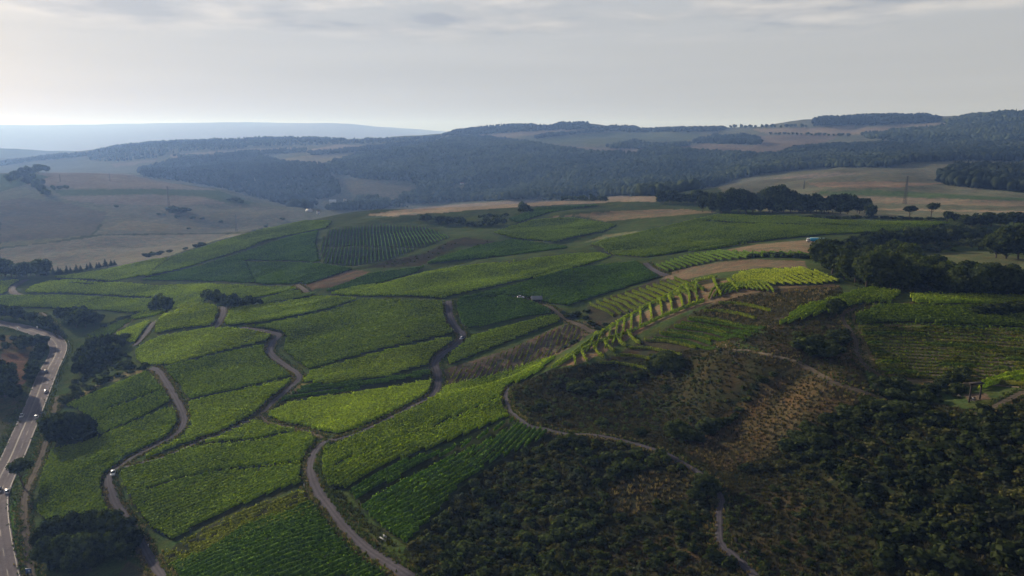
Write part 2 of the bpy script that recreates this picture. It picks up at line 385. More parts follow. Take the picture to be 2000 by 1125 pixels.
def leafy(name, ca, cb, scale=0.35, transl=0.35, use_obj=False, scale2=0.03, amp=0.25):
    """foliage: light and dark leaf clumps, some light passing through"""
    m = bpy.data.materials.new(name); m.use_nodes = True; t = m.node_tree
    for n_ in list(t.nodes): t.nodes.remove(n_)
    g = t.nodes.new('ShaderNodeNewGeometry'); oi = t.nodes.new('ShaderNodeObjectInfo')
    nz = t.nodes.new('ShaderNodeTexNoise'); nz.inputs['Scale'].default_value = scale; nz.inputs['Detail'].default_value = 5; nz.inputs['Roughness'].default_value = 0.7
    t.links.new(g.outputs['Position'], nz.inputs['Vector'])
    nb = t.nodes.new('ShaderNodeTexNoise'); nb.inputs['Scale'].default_value = scale2; nb.inputs['Detail'].default_value = 3
    t.links.new(g.outputs['Position'], nb.inputs['Vector'])
    s1 = t.nodes.new('ShaderNodeMapRange'); t.links.new(nz.outputs['Fac'], s1.inputs[0]); s1.inputs[1].default_value = 0.38; s1.inputs[2].default_value = 0.62
    s2 = t.nodes.new('ShaderNodeMapRange'); t.links.new(nb.outputs['Fac'], s2.inputs[0]); s2.inputs[1].default_value = 0.3; s2.inputs[2].default_value = 0.7
    s2.inputs[3].default_value = -amp; s2.inputs[4].default_value = amp
    ad = t.nodes.new('ShaderNodeMath'); ad.operation = 'ADD'; ad.use_clamp = True; t.links.new(s1.outputs[0], ad.inputs[0]); t.links.new(s2.outputs[0], ad.inputs[1])
    mx_ = t.nodes.new('ShaderNodeMix'); mx_.data_type = 'RGBA'; t.links.new(ad.outputs[0], mx_.inputs['Factor'])
    mx_.inputs['A'].default_value = (*ca, 1); mx_.inputs['B'].default_value = (*cb, 1)
    col = mx_.outputs['Result']
    rr = t.nodes.new('ShaderNodeMapRange'); t.links.new(oi.outputs['Random'], rr.inputs[0]); rr.inputs[3].default_value = 0.94 if use_obj else 0.7; rr.inputs[4].default_value = 1.06 if use_obj else 1.4
    vm = t.nodes.new('ShaderNodeVectorMath'); vm.operation = 'SCALE'; t.links.new(col, vm.inputs[0]); t.links.new(rr.outputs[0], vm.inputs['Scale']); col = vm.outputs[0]
    if use_obj:
        v2 = t.nodes.new('ShaderNodeVectorMath'); v2.operation = 'MULTIPLY'; t.links.new(col, v2.inputs[0]); t.links.new(oi.outputs['Color'], v2.inputs[1]); col = v2.outputs[0]
    d = t.nodes.new('ShaderNodeBsdfDiffuse'); tr = t.nodes.new('ShaderNodeBsdfTranslucent'); t.links.new(col, d.inputs[0])
    v3 = t.nodes.new('ShaderNodeVectorMath'); v3.operation = 'MULTIPLY'; t.links.new(col, v3.inputs[0]); v3.inputs[1].default_value = (1.1, 1.35, 0.6); t.links.new(v3.outputs[0], tr.inputs[0])
    ms = t.nodes.new('ShaderNodeMixShader'); ms.inputs[0].default_value = transl; t.links.new(d.outputs[0], ms.inputs[1]); t.links.new(tr.outputs[0], ms.inputs[2])
    o_ = t.nodes.new('ShaderNodeOutputMaterial'); t.links.new(ms.outputs[0], o_.inputs[0])
    return m

# ------------------------------------------------------------------ ways across the slopes (photo points, half width in metres)
HIGHWAY = [(24,1220),(8,1160),(-2,1110),(-10,1060),(-14,1015),(-12,975),(4,935),(22,900),(45,847),(57,820),(77,771),(91,735),(106,705),(114,685),(111,670),(96,658),(66,647),(30,637),(0,632),(-60,622),(-140,612)]
WAYS = {
 'vineyard_path': [
  ([(303,628),(292,642),(275,664),(262,676)], 2.2, 'asphalt'),
  ([(295,719),(310,726),(324,746),(342,776),(356,806),(359,826),(344,848),(300,872),(262,893),(235,911),(214,928),(214,950),(225,980),(240,1005),(260,1032),(277,1060),(292,1090),(312,1120),(330,1150)], (1.9, 1.4), 'asphalt'),
  ([(436,599),(436,612),(428,630),(420,640)], 2.3, 'asphalt'),
  ([(470,641),(520,648),(545,655),(534,668),(527,685),(537,699),(562,717),(583,733),(580,746),(560,764),(537,783),(507,812),(475,828),(437,847),(387,864),(337,887),(300,900),(262,910),(236,914)], (2.3, 1.3), 'asphalt'),
  ([(876,588),(877,604),(880,622),(892,642),(904,656),(890,675),(862,694),(850,712),(855,732),(855,755),(842,775),(800,798),(750,823),(700,847),(662,858),(640,862),(620,876),(609,898),(607,922),(618,955),(640,987),(664,1018),(700,1057),(737,1087),(787,1118),(830,1150)], (2.4, 1.35), 'asphalt'),
  ([(507,812),(522,824),(550,832),(600,843),(630,856)], 1.3, 'dirt'),
  ([(1000,752),(988,768),(990,785),(1003,810),(1030,830),(1075,841),(1150,849),(1212,860),(1287,881),(1325,900),(1362,922),(1398,955),(1409,980),(1404,1005),(1404,1040),(1410,1065),(1437,1090),(1467,1118),(1500,1150)], 1.0, 'asphalt'),
  ([(1260,514),(1268,522),(1282,531),(1302,539)], 2.2, 'asphalt'),
  ([(1013,582),(1040,588),(1062,596),(1090,612),(1130,635),(1160,647)], 1.8, 'dirt'),
  ([(54,546),(40,553),(25,563),(28,572),(44,576)], 2.6, 'asphalt'),
 ],
 'footpath': [
  ([(1395,676),(1425,679),(1460,684),(1500,692),(1556,706)], 0.45, 'pale'),
  ([(1556,706),(1590,725),(1625,745),(1660,758),(1700,772),(1730,780)], (0.8, 1.2), 'dirt'),
  ([(1712,596),(1682,602),(1650,612),(1648,628),(1668,660),(1674,690),(1690,715),(1720,735)], 1.2, 'dirt'),
  ([(1900,812),(1930,800),(1965,784),(2010,762),(2060,745)], 1.6, 'dirt'),
  ([(112,775),(100,830),(88,870),(72,915),(56,950),(48,985),(50,1040),(58,1090),(64,1140)], 1.7, 'dirt'),
  ([(600,572),(588,562),(580,556)], 2.6, 'dirt'),
  ([(80,611),(95,622),(108,636),(118,660)], 1.6, 'dirt'),
  ([(745,472),(700,418)], 1.0, 'none'),
 ]}
WAYS['footpath'].pop()
# grassy gaps between plots
GAPS = [([(640,579),(700,582),(870,587)],2.2),([(438,640),(515,632),(640,606),(702,586)],2.0),([(300,656),(415,640),(470,641)],1.8),
 ([(330,717),(400,699),(500,675),(528,668)],2.0),([(368,785),(430,772),(500,756),(578,738)],2.0),([(600,727),(740,688),(880,657)],2.2),
 ([(922,645),(1000,631),(1090,613)],1.8),([(868,722),(1000,677),(1107,628),(1150,632)],2.4),
 ([(500,862),(580,845),(620,848)],1.2),([(375,872),(500,862)],1.6),([(700,985),(775,945),(860,900),(1000,830)],1.8),([(682,962),(775,907),(900,868),(1000,818)],1.3),
 ([(340,1062),(420,1020),(500,985),(560,964),(615,950)],2.6),([(190,856),(260,826),(340,790)],1.8),([(180,905),(300,800),(318,738)],0.1),
 ([(780,734),(820,722),(850,716)],2.6),([(560,762),(590,752),(625,742)],2.0),
 ([(95,545),(250,551),(400,552),(500,557),(590,561)],3.2),([(40,574),(130,576),(290,583)],3.0),([(250,551),(370,523),(470,492),(560,463),(640,447)],2.6),
 ([(1000,555),(890,580),(860,587)],1.5),([(1245,508),(1340,492),(1500,472),(1590,462)],3.0),([(1150,478),(1185,497),(1250,505)],2.2),
 ([(1112,470),(1180,455),(1250,445),(1340,432)],5.0),([(1380,433),(1500,438),(1700,442)],2.6),([(620,515),(560,512),(480,510)],2.0),
 ([(636,483),(700,483),(830,486)],2.0),([(750,557),(825,537),(900,524),(1000,513)],1.2),([(1000,515),(1100,500),(1240,488)],2.0),
 ([(990,560),(1100,527),(1250,508)],1.0),([(830,518),(1000,500),(1110,486)],2.5),([(130,553),(195,556),(290,540)],1.6),([(140,600),(200,583)],2.2),
 ([(215,800),(300,770),(345,752)],1.2),([(535,795),(580,782),(640,775),(700,766),(780,752),(838,738)],2.0),([(570,776),(640,765),(720,757),(800,742)],1.3),([(150,930),(215,905),(250,893)],1.0),([(280,960),(420,925),(598,905)],0.9),([(660,910),(760,870),(860,830),(985,775)],0.9),([(400,905),(500,893),(610,880)],0.1)]
hw = smooth_line(HIGHWAY, 4.0)
CLR.add(hw, 8.5)
WAYW = []
for nm, lst in WAYS.items():
    for pts, half, kind in lst:
        ln = smooth_line(pts, 2.0); WAYW.append((nm, ln, half, kind, pts)); CLR.add(ln, (max(half) if isinstance(half, tuple) else half) + 1.0)
for pts, half in GAPS: CLR.add(smooth_line(pts, 5.0), half)

# ------------------------------------------------------------------ ground colours (reflectance of what grows or lies there)
GRASS = (0.058, 0.080, 0.030); VGR = (0.062, 0.074, 0.03); TAN = (0.30, 0.235, 0.185); STUB = (0.225, 0.19, 0.168); DIRT = (0.085, 0.068, 0.050)
WOODS = (0.03, 0.042, 0.02); PALE = (0.15, 0.17, 0.115); BROWN = (0.047, 0.043, 0.029); GREENF = (0.085, 0.14, 0.055); DRY = (0.078, 0.061, 0.036)
DARKG = (0.06, 0.085, 0.035); LUSH = (0.07, 0.13, 0.03)
FIELDS = [
 ('far',[(-500,345),(2500,345),(2500,262),(-500,262)],PALE),
 (0,[(0,345),(40,345),(100,336),(240,338),(330,357),(420,371),(300,369),(130,368),(60,360),(0,365)],STUB),
 (0,[(100,371),(300,369),(425,372),(475,388),(500,398),(440,396),(400,384),(300,379),(120,383)],GREENF),
 (0,[(115,384),(300,380),(395,385),(445,398),(300,402),(200,399),(130,390)],STUB),
 (0,[(205,402),(440,399),(520,404),(570,412),(600,418),(520,442),(480,454),(350,456),(185,458),(212,425)],(0.165,0.17,0.135)),
 (0,[(250,430),(330,438),(420,446),(300,452),(200,448)],(0.21,0.19,0.12)),
 (0,[(0,392),(50,387),(130,397),(212,416),(178,460),(0,474)],(0.125,0.12,0.10)),
 (0,[(0,474),(90,466),(160,461),(90,474),(0,483)],(0.17,0.175,0.10)),
 (0,[(0,486),(150,468),(200,460),(350,458),(480,456),(420,470),(330,500),(240,520),(120,528),(0,530)],(0.20,0.192,0.165)),
 (0,[(0,340),(60,338),(100,345),(0,375)],GREENF),
 (0,[(330,302),(500,290),(600,287),(600,292),(480,298),(400,305),(350,312)],TAN),
 (0,[(215,320),(305,312),(305,316),(225,327)],STUB),
 (0,[(655,283),(705,283),(700,290),(620,297),(600,300),(600,293)],TAN),
 (0,[(540,312),(600,304),(690,300),(850,280),(800,290),(700,305),(640,322),(560,318)],(0.26,0.23,0.14)),
 (0,[(645,346),(800,360),(820,370),(800,384),(760,392),(700,385),(665,362)],(0.13,0.125,0.08)),
 (0,[(930,262),(1000,258),(1130,251),(1150,252),(1060,262),(1000,268),(950,268)],STUB),
 (0,[(1005,275),(1110,262),(1240,257),(1350,257),(1370,262),(1340,277),(1250,280),(1060,281)],(0.12,0.16,0.09)),
 (0,[(1060,283),(1180,289),(1260,289),(1240,303),(1200,300),(1140,298)],STUB),
 (0,[(1290,290),(1380,280),(1470,285),(1480,265),(1640,262),(1620,275),(1550,290),(1490,302),(1400,295),(1340,290)],(0.20,0.155,0.13)),
 (0,[(1470,252),(1700,247),(1860,239),(1870,243),(1760,249),(1680,262),(1640,263),(1500,261)],TAN),
 (0,[(1400,365),(1500,345),(1600,332),(1740,330),(1870,312),(1870,345),(1830,360),(2010,378),(2010,425),(1700,425),(1500,415),(1420,400)],(0.16,0.165,0.12)),
 (0,[(1500,350),(1600,337),(1700,338),(1600,347)],STUB),(0,[(1580,357),(1700,354),(1850,358),(1760,366),(1600,366)],(0.25,0.18,0.14)),
 (0,[(1600,374),(1700,370),(2010,388),(2010,392),(1700,382),(1600,380)],(0.10,0.15,0.07)),
 (0,[(1600,384),(1700,384),(2010,394),(2010,404),(1700,396),(1600,394)],(0.27,0.22,0.17)),
 (0,[(1600,405),(2010,412),(2010,416),(1600,408)],(0.30,0.24,0.18)),
 (0,[(1795,496),(1930,490),(2010,506),(2010,535),(1830,512)],(0.115,0.125,0.07)),
 (0,[(1860,460),(2010,450),(2010,470),(1900,475)],(0.09,0.10,0.06)),
 (0,[(715,420),(770,411),(860,402),(990,393),(1190,392),(1185,396),(1050,402),(900,412),(830,418),(760,423)],TAN),
 (0,[(1188,384),(1282,383),(1284,394),(1188,394)],TAN),
 (0,[(1120,420),(1200,412),(1330,408),(1400,415),(1330,420),(1180,432)],(0.19,0.15,0.10)),
 (0,[(1010,440),(1070,425),(1150,418),(1100,424)],(0.22,0.17,0.11)),
 (0,[(1140,474),(1180,458),(1290,447),(1200,462)],(0.15,0.16,0.09)),
 (0,[(590,557),(610,548),(690,526),(724,530),(700,543),(640,562),(606,567)],(0.125,0.092,0.066)),
 (0,[(712,524),(760,508),(830,495),(880,470),(910,464),(960,470),(1060,484),(980,484),(900,480),(850,502),(832,518),(770,522)],BROWN),
 (0,[(868,724),(1000,679),(1108,630),(1160,628),(1172,640),(1110,682),(1040,714),(960,738),(890,752),(866,756)],(0.115,0.09,0.072)),
 (0,[(1290,547),(1320,528),(1400,512),(1480,506),(1570,510),(1580,525),(1500,522),(1400,532),(1330,548)],(0.15,0.115,0.085)),
 (0,[(1370,497),(1480,477),(1595,467),(1605,482),(1580,494),(1450,492)],(0.20,0.155,0.11)),
 (0,[(1090,715),(1200,640),(1360,556),(1440,545),(1640,556),(1640,560),(1500,566),(1400,590),(1370,598),(1290,628),(1180,690),(1130,712)],(0.17,0.125,0.085)),
 (0,[(1150,600),(1280,545),(1420,545),(1350,562),(1260,602),(1180,650),(1150,630)],BROWN),
 (0,[(1350,612),(1450,577),(1600,560),(1650,562),(1560,605),(1510,645),(1480,645),(1400,620)],BROWN),
 (0,[(1355,612),(1400,588),(1500,566),(1620,558),(1500,576),(1400,606)],DRY),
 (0,[(1120,730),(1180,705),(1300,640),(1350,612),(1480,645),(1430,672),(1280,700),(1150,740)],BROWN),
 (0,[(985,760),(1080,722),(1300,690),(1410,678),(1560,700),(1690,720),(1700,760),(1900,800),(2010,760),(2400,700),(2400,1300),(900,1300),(800,1150),(800,1085),(905,960),(1075,850),(1000,800)],(0.028,0.032,0.017)),
 (0,[(980,765),(1080,720),(1150,735),(1300,700),(1410,680),(1560,712),(1450,770),(1350,850),(1300,885),(1150,852),(1030,835),(990,800)],(0.038,0.037,0.021)),
 (0,[(1270,700),(1410,677),(1530,700),(1400,690),(1300,708)],BROWN),
 (0,[(1450,664),(1530,640),(1600,622),(1645,615),(1665,660),(1675,700),(1700,770),(1620,745),(1556,706),(1500,692)],BROWN),
 (0,[(1500,640),(1600,612),(1580,625),(1500,650)],DRY),
 (0,[(1610,745),(1640,700),(1668,680),(1680,710),(1660,740)],DRY),
 (0,[(1330,880),(1400,820),(1480,745),(1560,712),(1620,750),(1690,776),(1600,835),(1520,885),(1420,925)],DRY),
 (0,[(790,1075),(850,1010),(905,950),(965,905),(1040,872),(1075,848),(1300,890),(1400,960),(1410,1060),(1480,1130),(1300,1200),(800,1200)],(0.026,0.030,0.016)),
 (0,[(1180,960),(1260,925),(1350,920),(1390,960),(1300,985),(1220,1010)],BROWN),
 (0,[(1120,1130),(1200,1060),(1330,1040),(1400,1120)],(0.050,0.042,0.026)),
 (0,[(1410,925),(1520,885),(1690,778),(1900,800),(2000,770),(2300,700),(2300,1300),(1500,1200),(1410,1060),(1400,960)],(0.028,0.031,0.016)),
 (0,[(1420,960),(1560,930),(1660,1130),(1500,1130),(1420,1060)],(0.040,0.036,0.022)),
 (0,[(1650,900),(1740,850),(1690,900),(1600,950)],(0.075,0.062,0.034)),
 (0,[(1660,600),(1780,590),(2010,595),(2010,750),(1900,755),(1760,750),(1690,720),(1665,650)],(0.13,0.115,0.06)),
 (0,[(1880,770),(1930,768),(1940,780),(1900,784)],(0.12,0.095,0.08)),
 (0,[(0,690),(72,684),(66,715),(45,756),(0,750)],(0.12,0.078,0.06)),
 (0,[(0,655),(60,660),(80,690),(0,690)],(0.12,0.10,0.06)),
 (0,[(0,760),(60,750),(20,860),(-60,870)],(0.07,0.075,0.045)),
 (0,[(52,1130),(30,1060),(18,1000),(60,900),(100,830),(92,880),(60,940),(46,985),(50,1050),(60,1130)],LUSH),
 (0,[(225,1130),(250,1095),(300,1125),(320,1150),(220,1150)],(0.08,0.07,0.045)),
 (0,[(175,825),(200,825),(205,850),(175,850)],(0.19,0.13,0.085)),
 (0,[(640,960),(665,985),(720,1040),(790,1100),(770,1110),(700,1055),(650,1000)],(0.075,0.062,0.034)),
 (0,[(175,655),(230,640),(265,620),(225,655),(190,700)],(0.16,0.13,0.08)),
 (0,[(110,790),(180,755),(270,715),(290,722),(200,752),(120,795)],(0.17,0.15,0.075)),
 (0,[(540,752),(580,745),(610,757),(540,782)],(0.18,0.155,0.08)),
]
COL = np.zeros((NR, NC, 3)) + np.array(GRASS)
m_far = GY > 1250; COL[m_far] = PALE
COL[GY > 8500] = (0.34, 0.22, 0.13)  # far ridge painted warm and pale to offset the blue haze before it
WORLDPOLY = {}
for f in FIELDS:
    if f[0] == 'far': continue
    pl = hits(f[1])
    jx = GX + fbm(GX, GY, 14, 2) * np.clip(GY / 250, 0.6, 3); jy = GY + fbm(GX + 77, GY, 14, 2) * np.clip(GY / 250, 0.6, 3)
    COL[inpoly(jx, jy, pl)] = f[2]

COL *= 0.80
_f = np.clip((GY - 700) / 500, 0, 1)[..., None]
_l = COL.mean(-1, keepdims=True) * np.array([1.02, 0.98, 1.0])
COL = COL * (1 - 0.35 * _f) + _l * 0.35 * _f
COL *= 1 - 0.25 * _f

# ------------------------------------------------------------------ vineyard plots: outline, row direction, sun or shade tint, label
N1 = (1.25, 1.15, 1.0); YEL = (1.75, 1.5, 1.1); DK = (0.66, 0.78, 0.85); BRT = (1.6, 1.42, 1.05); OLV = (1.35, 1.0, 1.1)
dA = ((695, 990), (862, 895)); dB = ((450, 1100), (650, 1035)); dC = ((300, 960), (560, 870)); dD = ((120, 900), (300, 800))
PLOTS = [
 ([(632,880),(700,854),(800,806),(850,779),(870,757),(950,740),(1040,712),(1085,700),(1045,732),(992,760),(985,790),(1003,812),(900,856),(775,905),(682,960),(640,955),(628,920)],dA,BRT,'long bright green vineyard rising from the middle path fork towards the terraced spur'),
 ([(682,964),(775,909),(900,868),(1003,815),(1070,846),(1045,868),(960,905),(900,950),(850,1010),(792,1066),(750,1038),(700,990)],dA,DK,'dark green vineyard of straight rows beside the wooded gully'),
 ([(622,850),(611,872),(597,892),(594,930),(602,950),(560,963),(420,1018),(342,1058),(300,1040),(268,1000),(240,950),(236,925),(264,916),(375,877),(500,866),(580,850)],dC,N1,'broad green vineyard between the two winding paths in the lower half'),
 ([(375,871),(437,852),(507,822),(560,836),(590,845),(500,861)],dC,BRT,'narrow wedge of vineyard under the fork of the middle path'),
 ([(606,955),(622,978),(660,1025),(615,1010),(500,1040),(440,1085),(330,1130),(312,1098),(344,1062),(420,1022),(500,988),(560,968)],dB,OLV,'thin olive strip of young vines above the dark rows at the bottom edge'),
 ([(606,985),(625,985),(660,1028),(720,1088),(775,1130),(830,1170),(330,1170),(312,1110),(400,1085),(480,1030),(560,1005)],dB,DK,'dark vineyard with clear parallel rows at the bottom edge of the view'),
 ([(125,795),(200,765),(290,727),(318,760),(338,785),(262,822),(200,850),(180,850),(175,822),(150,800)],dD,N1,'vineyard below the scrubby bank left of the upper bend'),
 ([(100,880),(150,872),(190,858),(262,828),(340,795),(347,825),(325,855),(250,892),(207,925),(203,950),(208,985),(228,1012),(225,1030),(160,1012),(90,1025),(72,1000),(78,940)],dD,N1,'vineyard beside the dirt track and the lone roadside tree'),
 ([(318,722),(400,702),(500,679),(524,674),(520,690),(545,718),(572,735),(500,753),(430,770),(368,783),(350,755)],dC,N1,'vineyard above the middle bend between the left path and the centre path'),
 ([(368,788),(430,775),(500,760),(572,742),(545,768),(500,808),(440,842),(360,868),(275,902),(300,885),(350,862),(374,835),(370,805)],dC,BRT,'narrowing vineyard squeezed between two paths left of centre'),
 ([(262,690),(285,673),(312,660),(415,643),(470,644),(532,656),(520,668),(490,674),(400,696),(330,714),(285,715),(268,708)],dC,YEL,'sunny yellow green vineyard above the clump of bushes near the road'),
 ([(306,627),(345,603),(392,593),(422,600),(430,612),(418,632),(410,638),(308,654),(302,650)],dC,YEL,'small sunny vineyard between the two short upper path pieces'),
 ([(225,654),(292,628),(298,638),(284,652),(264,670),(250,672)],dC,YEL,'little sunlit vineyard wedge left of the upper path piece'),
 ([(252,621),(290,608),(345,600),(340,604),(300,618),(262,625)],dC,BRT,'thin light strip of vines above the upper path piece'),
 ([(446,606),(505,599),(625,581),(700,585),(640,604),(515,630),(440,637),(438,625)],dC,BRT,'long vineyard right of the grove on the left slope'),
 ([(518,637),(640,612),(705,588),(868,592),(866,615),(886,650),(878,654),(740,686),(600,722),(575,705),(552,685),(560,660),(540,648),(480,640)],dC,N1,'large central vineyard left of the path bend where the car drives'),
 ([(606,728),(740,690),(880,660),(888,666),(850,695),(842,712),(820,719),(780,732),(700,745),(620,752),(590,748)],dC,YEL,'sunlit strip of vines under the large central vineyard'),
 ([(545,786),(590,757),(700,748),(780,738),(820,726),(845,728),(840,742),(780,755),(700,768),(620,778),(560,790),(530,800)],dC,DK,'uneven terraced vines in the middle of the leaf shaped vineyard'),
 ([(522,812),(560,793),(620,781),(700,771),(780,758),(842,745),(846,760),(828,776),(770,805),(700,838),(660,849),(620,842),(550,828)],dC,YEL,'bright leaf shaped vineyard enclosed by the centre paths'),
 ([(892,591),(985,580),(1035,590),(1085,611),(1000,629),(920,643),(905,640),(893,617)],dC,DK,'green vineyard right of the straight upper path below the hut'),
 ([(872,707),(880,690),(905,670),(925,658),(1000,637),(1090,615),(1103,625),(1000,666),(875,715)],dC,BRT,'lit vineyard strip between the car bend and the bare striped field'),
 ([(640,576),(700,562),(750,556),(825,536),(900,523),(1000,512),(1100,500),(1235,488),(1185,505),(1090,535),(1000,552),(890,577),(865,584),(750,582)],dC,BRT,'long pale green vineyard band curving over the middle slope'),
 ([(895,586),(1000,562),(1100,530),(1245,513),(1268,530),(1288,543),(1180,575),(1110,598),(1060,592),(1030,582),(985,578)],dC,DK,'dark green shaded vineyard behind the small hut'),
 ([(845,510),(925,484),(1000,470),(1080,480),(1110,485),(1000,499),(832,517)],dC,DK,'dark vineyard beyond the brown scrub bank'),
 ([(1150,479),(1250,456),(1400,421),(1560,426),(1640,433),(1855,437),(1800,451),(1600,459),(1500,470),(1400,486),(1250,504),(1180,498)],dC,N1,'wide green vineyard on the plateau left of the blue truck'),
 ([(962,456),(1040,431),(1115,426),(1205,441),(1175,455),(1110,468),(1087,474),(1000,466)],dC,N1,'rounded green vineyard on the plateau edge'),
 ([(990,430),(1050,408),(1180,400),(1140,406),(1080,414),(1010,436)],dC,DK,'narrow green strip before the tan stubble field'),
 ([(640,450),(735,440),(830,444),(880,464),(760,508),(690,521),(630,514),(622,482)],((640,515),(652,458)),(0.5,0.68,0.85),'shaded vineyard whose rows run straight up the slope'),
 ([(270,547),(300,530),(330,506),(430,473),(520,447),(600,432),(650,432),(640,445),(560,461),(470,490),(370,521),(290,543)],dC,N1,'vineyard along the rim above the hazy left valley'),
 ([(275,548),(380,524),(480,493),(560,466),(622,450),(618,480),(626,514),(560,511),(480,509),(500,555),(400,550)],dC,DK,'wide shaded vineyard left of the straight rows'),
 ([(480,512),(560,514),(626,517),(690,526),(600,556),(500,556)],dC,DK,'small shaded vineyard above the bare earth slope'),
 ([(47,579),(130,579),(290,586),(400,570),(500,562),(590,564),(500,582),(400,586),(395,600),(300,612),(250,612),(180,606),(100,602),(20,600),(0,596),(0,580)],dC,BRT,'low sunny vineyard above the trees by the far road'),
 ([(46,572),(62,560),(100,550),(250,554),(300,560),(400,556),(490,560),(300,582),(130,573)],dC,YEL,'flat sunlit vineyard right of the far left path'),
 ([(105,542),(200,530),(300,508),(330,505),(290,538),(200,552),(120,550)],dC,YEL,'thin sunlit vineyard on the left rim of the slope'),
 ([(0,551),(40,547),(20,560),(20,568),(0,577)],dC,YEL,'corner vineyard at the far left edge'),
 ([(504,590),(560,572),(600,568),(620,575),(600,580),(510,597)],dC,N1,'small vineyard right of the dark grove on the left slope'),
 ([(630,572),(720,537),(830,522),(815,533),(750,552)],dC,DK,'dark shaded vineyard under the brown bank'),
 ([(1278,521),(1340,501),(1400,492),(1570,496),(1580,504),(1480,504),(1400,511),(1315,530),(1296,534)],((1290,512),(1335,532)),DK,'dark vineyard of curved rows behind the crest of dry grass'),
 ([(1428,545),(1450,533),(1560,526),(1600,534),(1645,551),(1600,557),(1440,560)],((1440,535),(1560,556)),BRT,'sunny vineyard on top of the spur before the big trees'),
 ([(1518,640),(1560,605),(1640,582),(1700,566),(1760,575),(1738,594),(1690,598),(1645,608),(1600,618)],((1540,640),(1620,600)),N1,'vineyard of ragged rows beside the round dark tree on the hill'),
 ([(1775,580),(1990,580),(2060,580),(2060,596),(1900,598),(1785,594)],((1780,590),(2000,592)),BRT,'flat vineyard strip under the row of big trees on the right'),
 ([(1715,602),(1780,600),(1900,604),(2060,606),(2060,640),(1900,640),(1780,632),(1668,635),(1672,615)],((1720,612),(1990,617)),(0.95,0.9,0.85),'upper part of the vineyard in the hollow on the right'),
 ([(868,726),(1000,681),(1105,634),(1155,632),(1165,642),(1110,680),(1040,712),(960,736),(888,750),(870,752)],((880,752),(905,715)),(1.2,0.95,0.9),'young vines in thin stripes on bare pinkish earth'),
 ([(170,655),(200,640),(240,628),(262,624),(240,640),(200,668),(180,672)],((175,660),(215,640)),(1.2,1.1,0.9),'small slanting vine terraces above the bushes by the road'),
]

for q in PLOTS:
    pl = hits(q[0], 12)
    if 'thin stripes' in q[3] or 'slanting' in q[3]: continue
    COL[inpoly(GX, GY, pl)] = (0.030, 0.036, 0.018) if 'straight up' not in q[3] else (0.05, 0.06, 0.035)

# ------------------------------------------------------------------ ground sheet
def ground_mat():
    m, t, b = new_mat('ground'); lk = t.links.new
    at = t.nodes.new('ShaderNodeAttribute'); at.attribute_name = 'Col'
    g = t.nodes.new('ShaderNodeNewGeometry')
    def nz(scale, det=5, rough=0.6):
        q = t.nodes.new('ShaderNodeTexNoise'); q.inputs['Scale'].default_value = scale; q.inputs['Detail'].default_value = det; q.inputs['Roughness'].default_value = rough
        lk(g.outputs['Position'], q.inputs['Vector']); return q.outputs['Fac']
    def mr(s, a, b_, c, d):
        q = t.nodes.new('ShaderNodeMapRange'); lk(s, q.inputs[0]); q.inputs[1].default_value = a; q.inputs[2].default_value = b_; q.inputs[3].default_value = c; q.inputs[4].default_value = d; return q.outputs[0]
    fine = mr(nz(1.1, 7, 0.8), 0.33, 0.67, 0.45, 1.55); mid = mr(nz(0.09, 5), 0.3, 0.7, 0.78, 1.22); big = mr(nz(0.008, 4), 0.3, 0.7, 0.85, 1.15)
    v = math_node('MULTIPLY', math_node('MULTIPLY', fine, mid, t), big, t)
    # drifts of drier and greener growth
    hue = mr(nz(0.16, 6, 0.7), 0.38, 0.66, 0.0, 1.0)
    dry = t.nodes.new('ShaderNodeVectorMath'); dry.operation = 'MULTIPLY'; lk(at.outputs['Color'], dry.inputs[0]); dry.inputs[1].default_value = (1.25, 1.0, 0.85)
    gre = t.nodes.new('ShaderNodeVectorMath'); gre.operation = 'MULTIPLY'; lk(at.outputs['Color'], gre.inputs[0]); gre.inputs[1].default_value = (0.72, 0.92, 0.8)
    mx_ = t.nodes.new('ShaderNodeMix'); mx_.data_type = 'RGBA'; lk(hue, mx_.inputs['Factor']); lk(gre.outputs[0], mx_.inputs['A']); lk(dry.outputs[0], mx_.inputs['B'])
    sc_ = t.nodes.new('ShaderNodeVectorMath'); sc_.operation = 'SCALE'; lk(mx_.outputs['Result'], sc_.inputs[0]); lk(v, sc_.inputs['Scale'])
    lk(sc_.outputs[0], b.inputs['Base Color']); b.inputs['Roughness'].default_value = 1.0; b.inputs['Specular IOR Level'].default_value = 0.0
    bp = t.nodes.new('ShaderNodeBump'); bp.inputs['Strength'].default_value = 0.6; bp.inputs['Distance'].default_value = 0.6
    lk(nz(0.7, 7, 0.7), bp.inputs['Height']); lk(bp.outputs[0], b.inputs['Normal'])
    return m
gm = ground_mat()
idx = np.arange(NR * NC).reshape(NR, NC)
gf = np.stack([idx[:-1, :-1], idx[:-1, 1:], idx[1:, 1:], idx[1:, :-1]], -1).reshape(-1, 4)
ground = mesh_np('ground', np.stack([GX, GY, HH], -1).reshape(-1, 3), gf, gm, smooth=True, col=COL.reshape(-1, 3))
tag(ground, kind='structure')

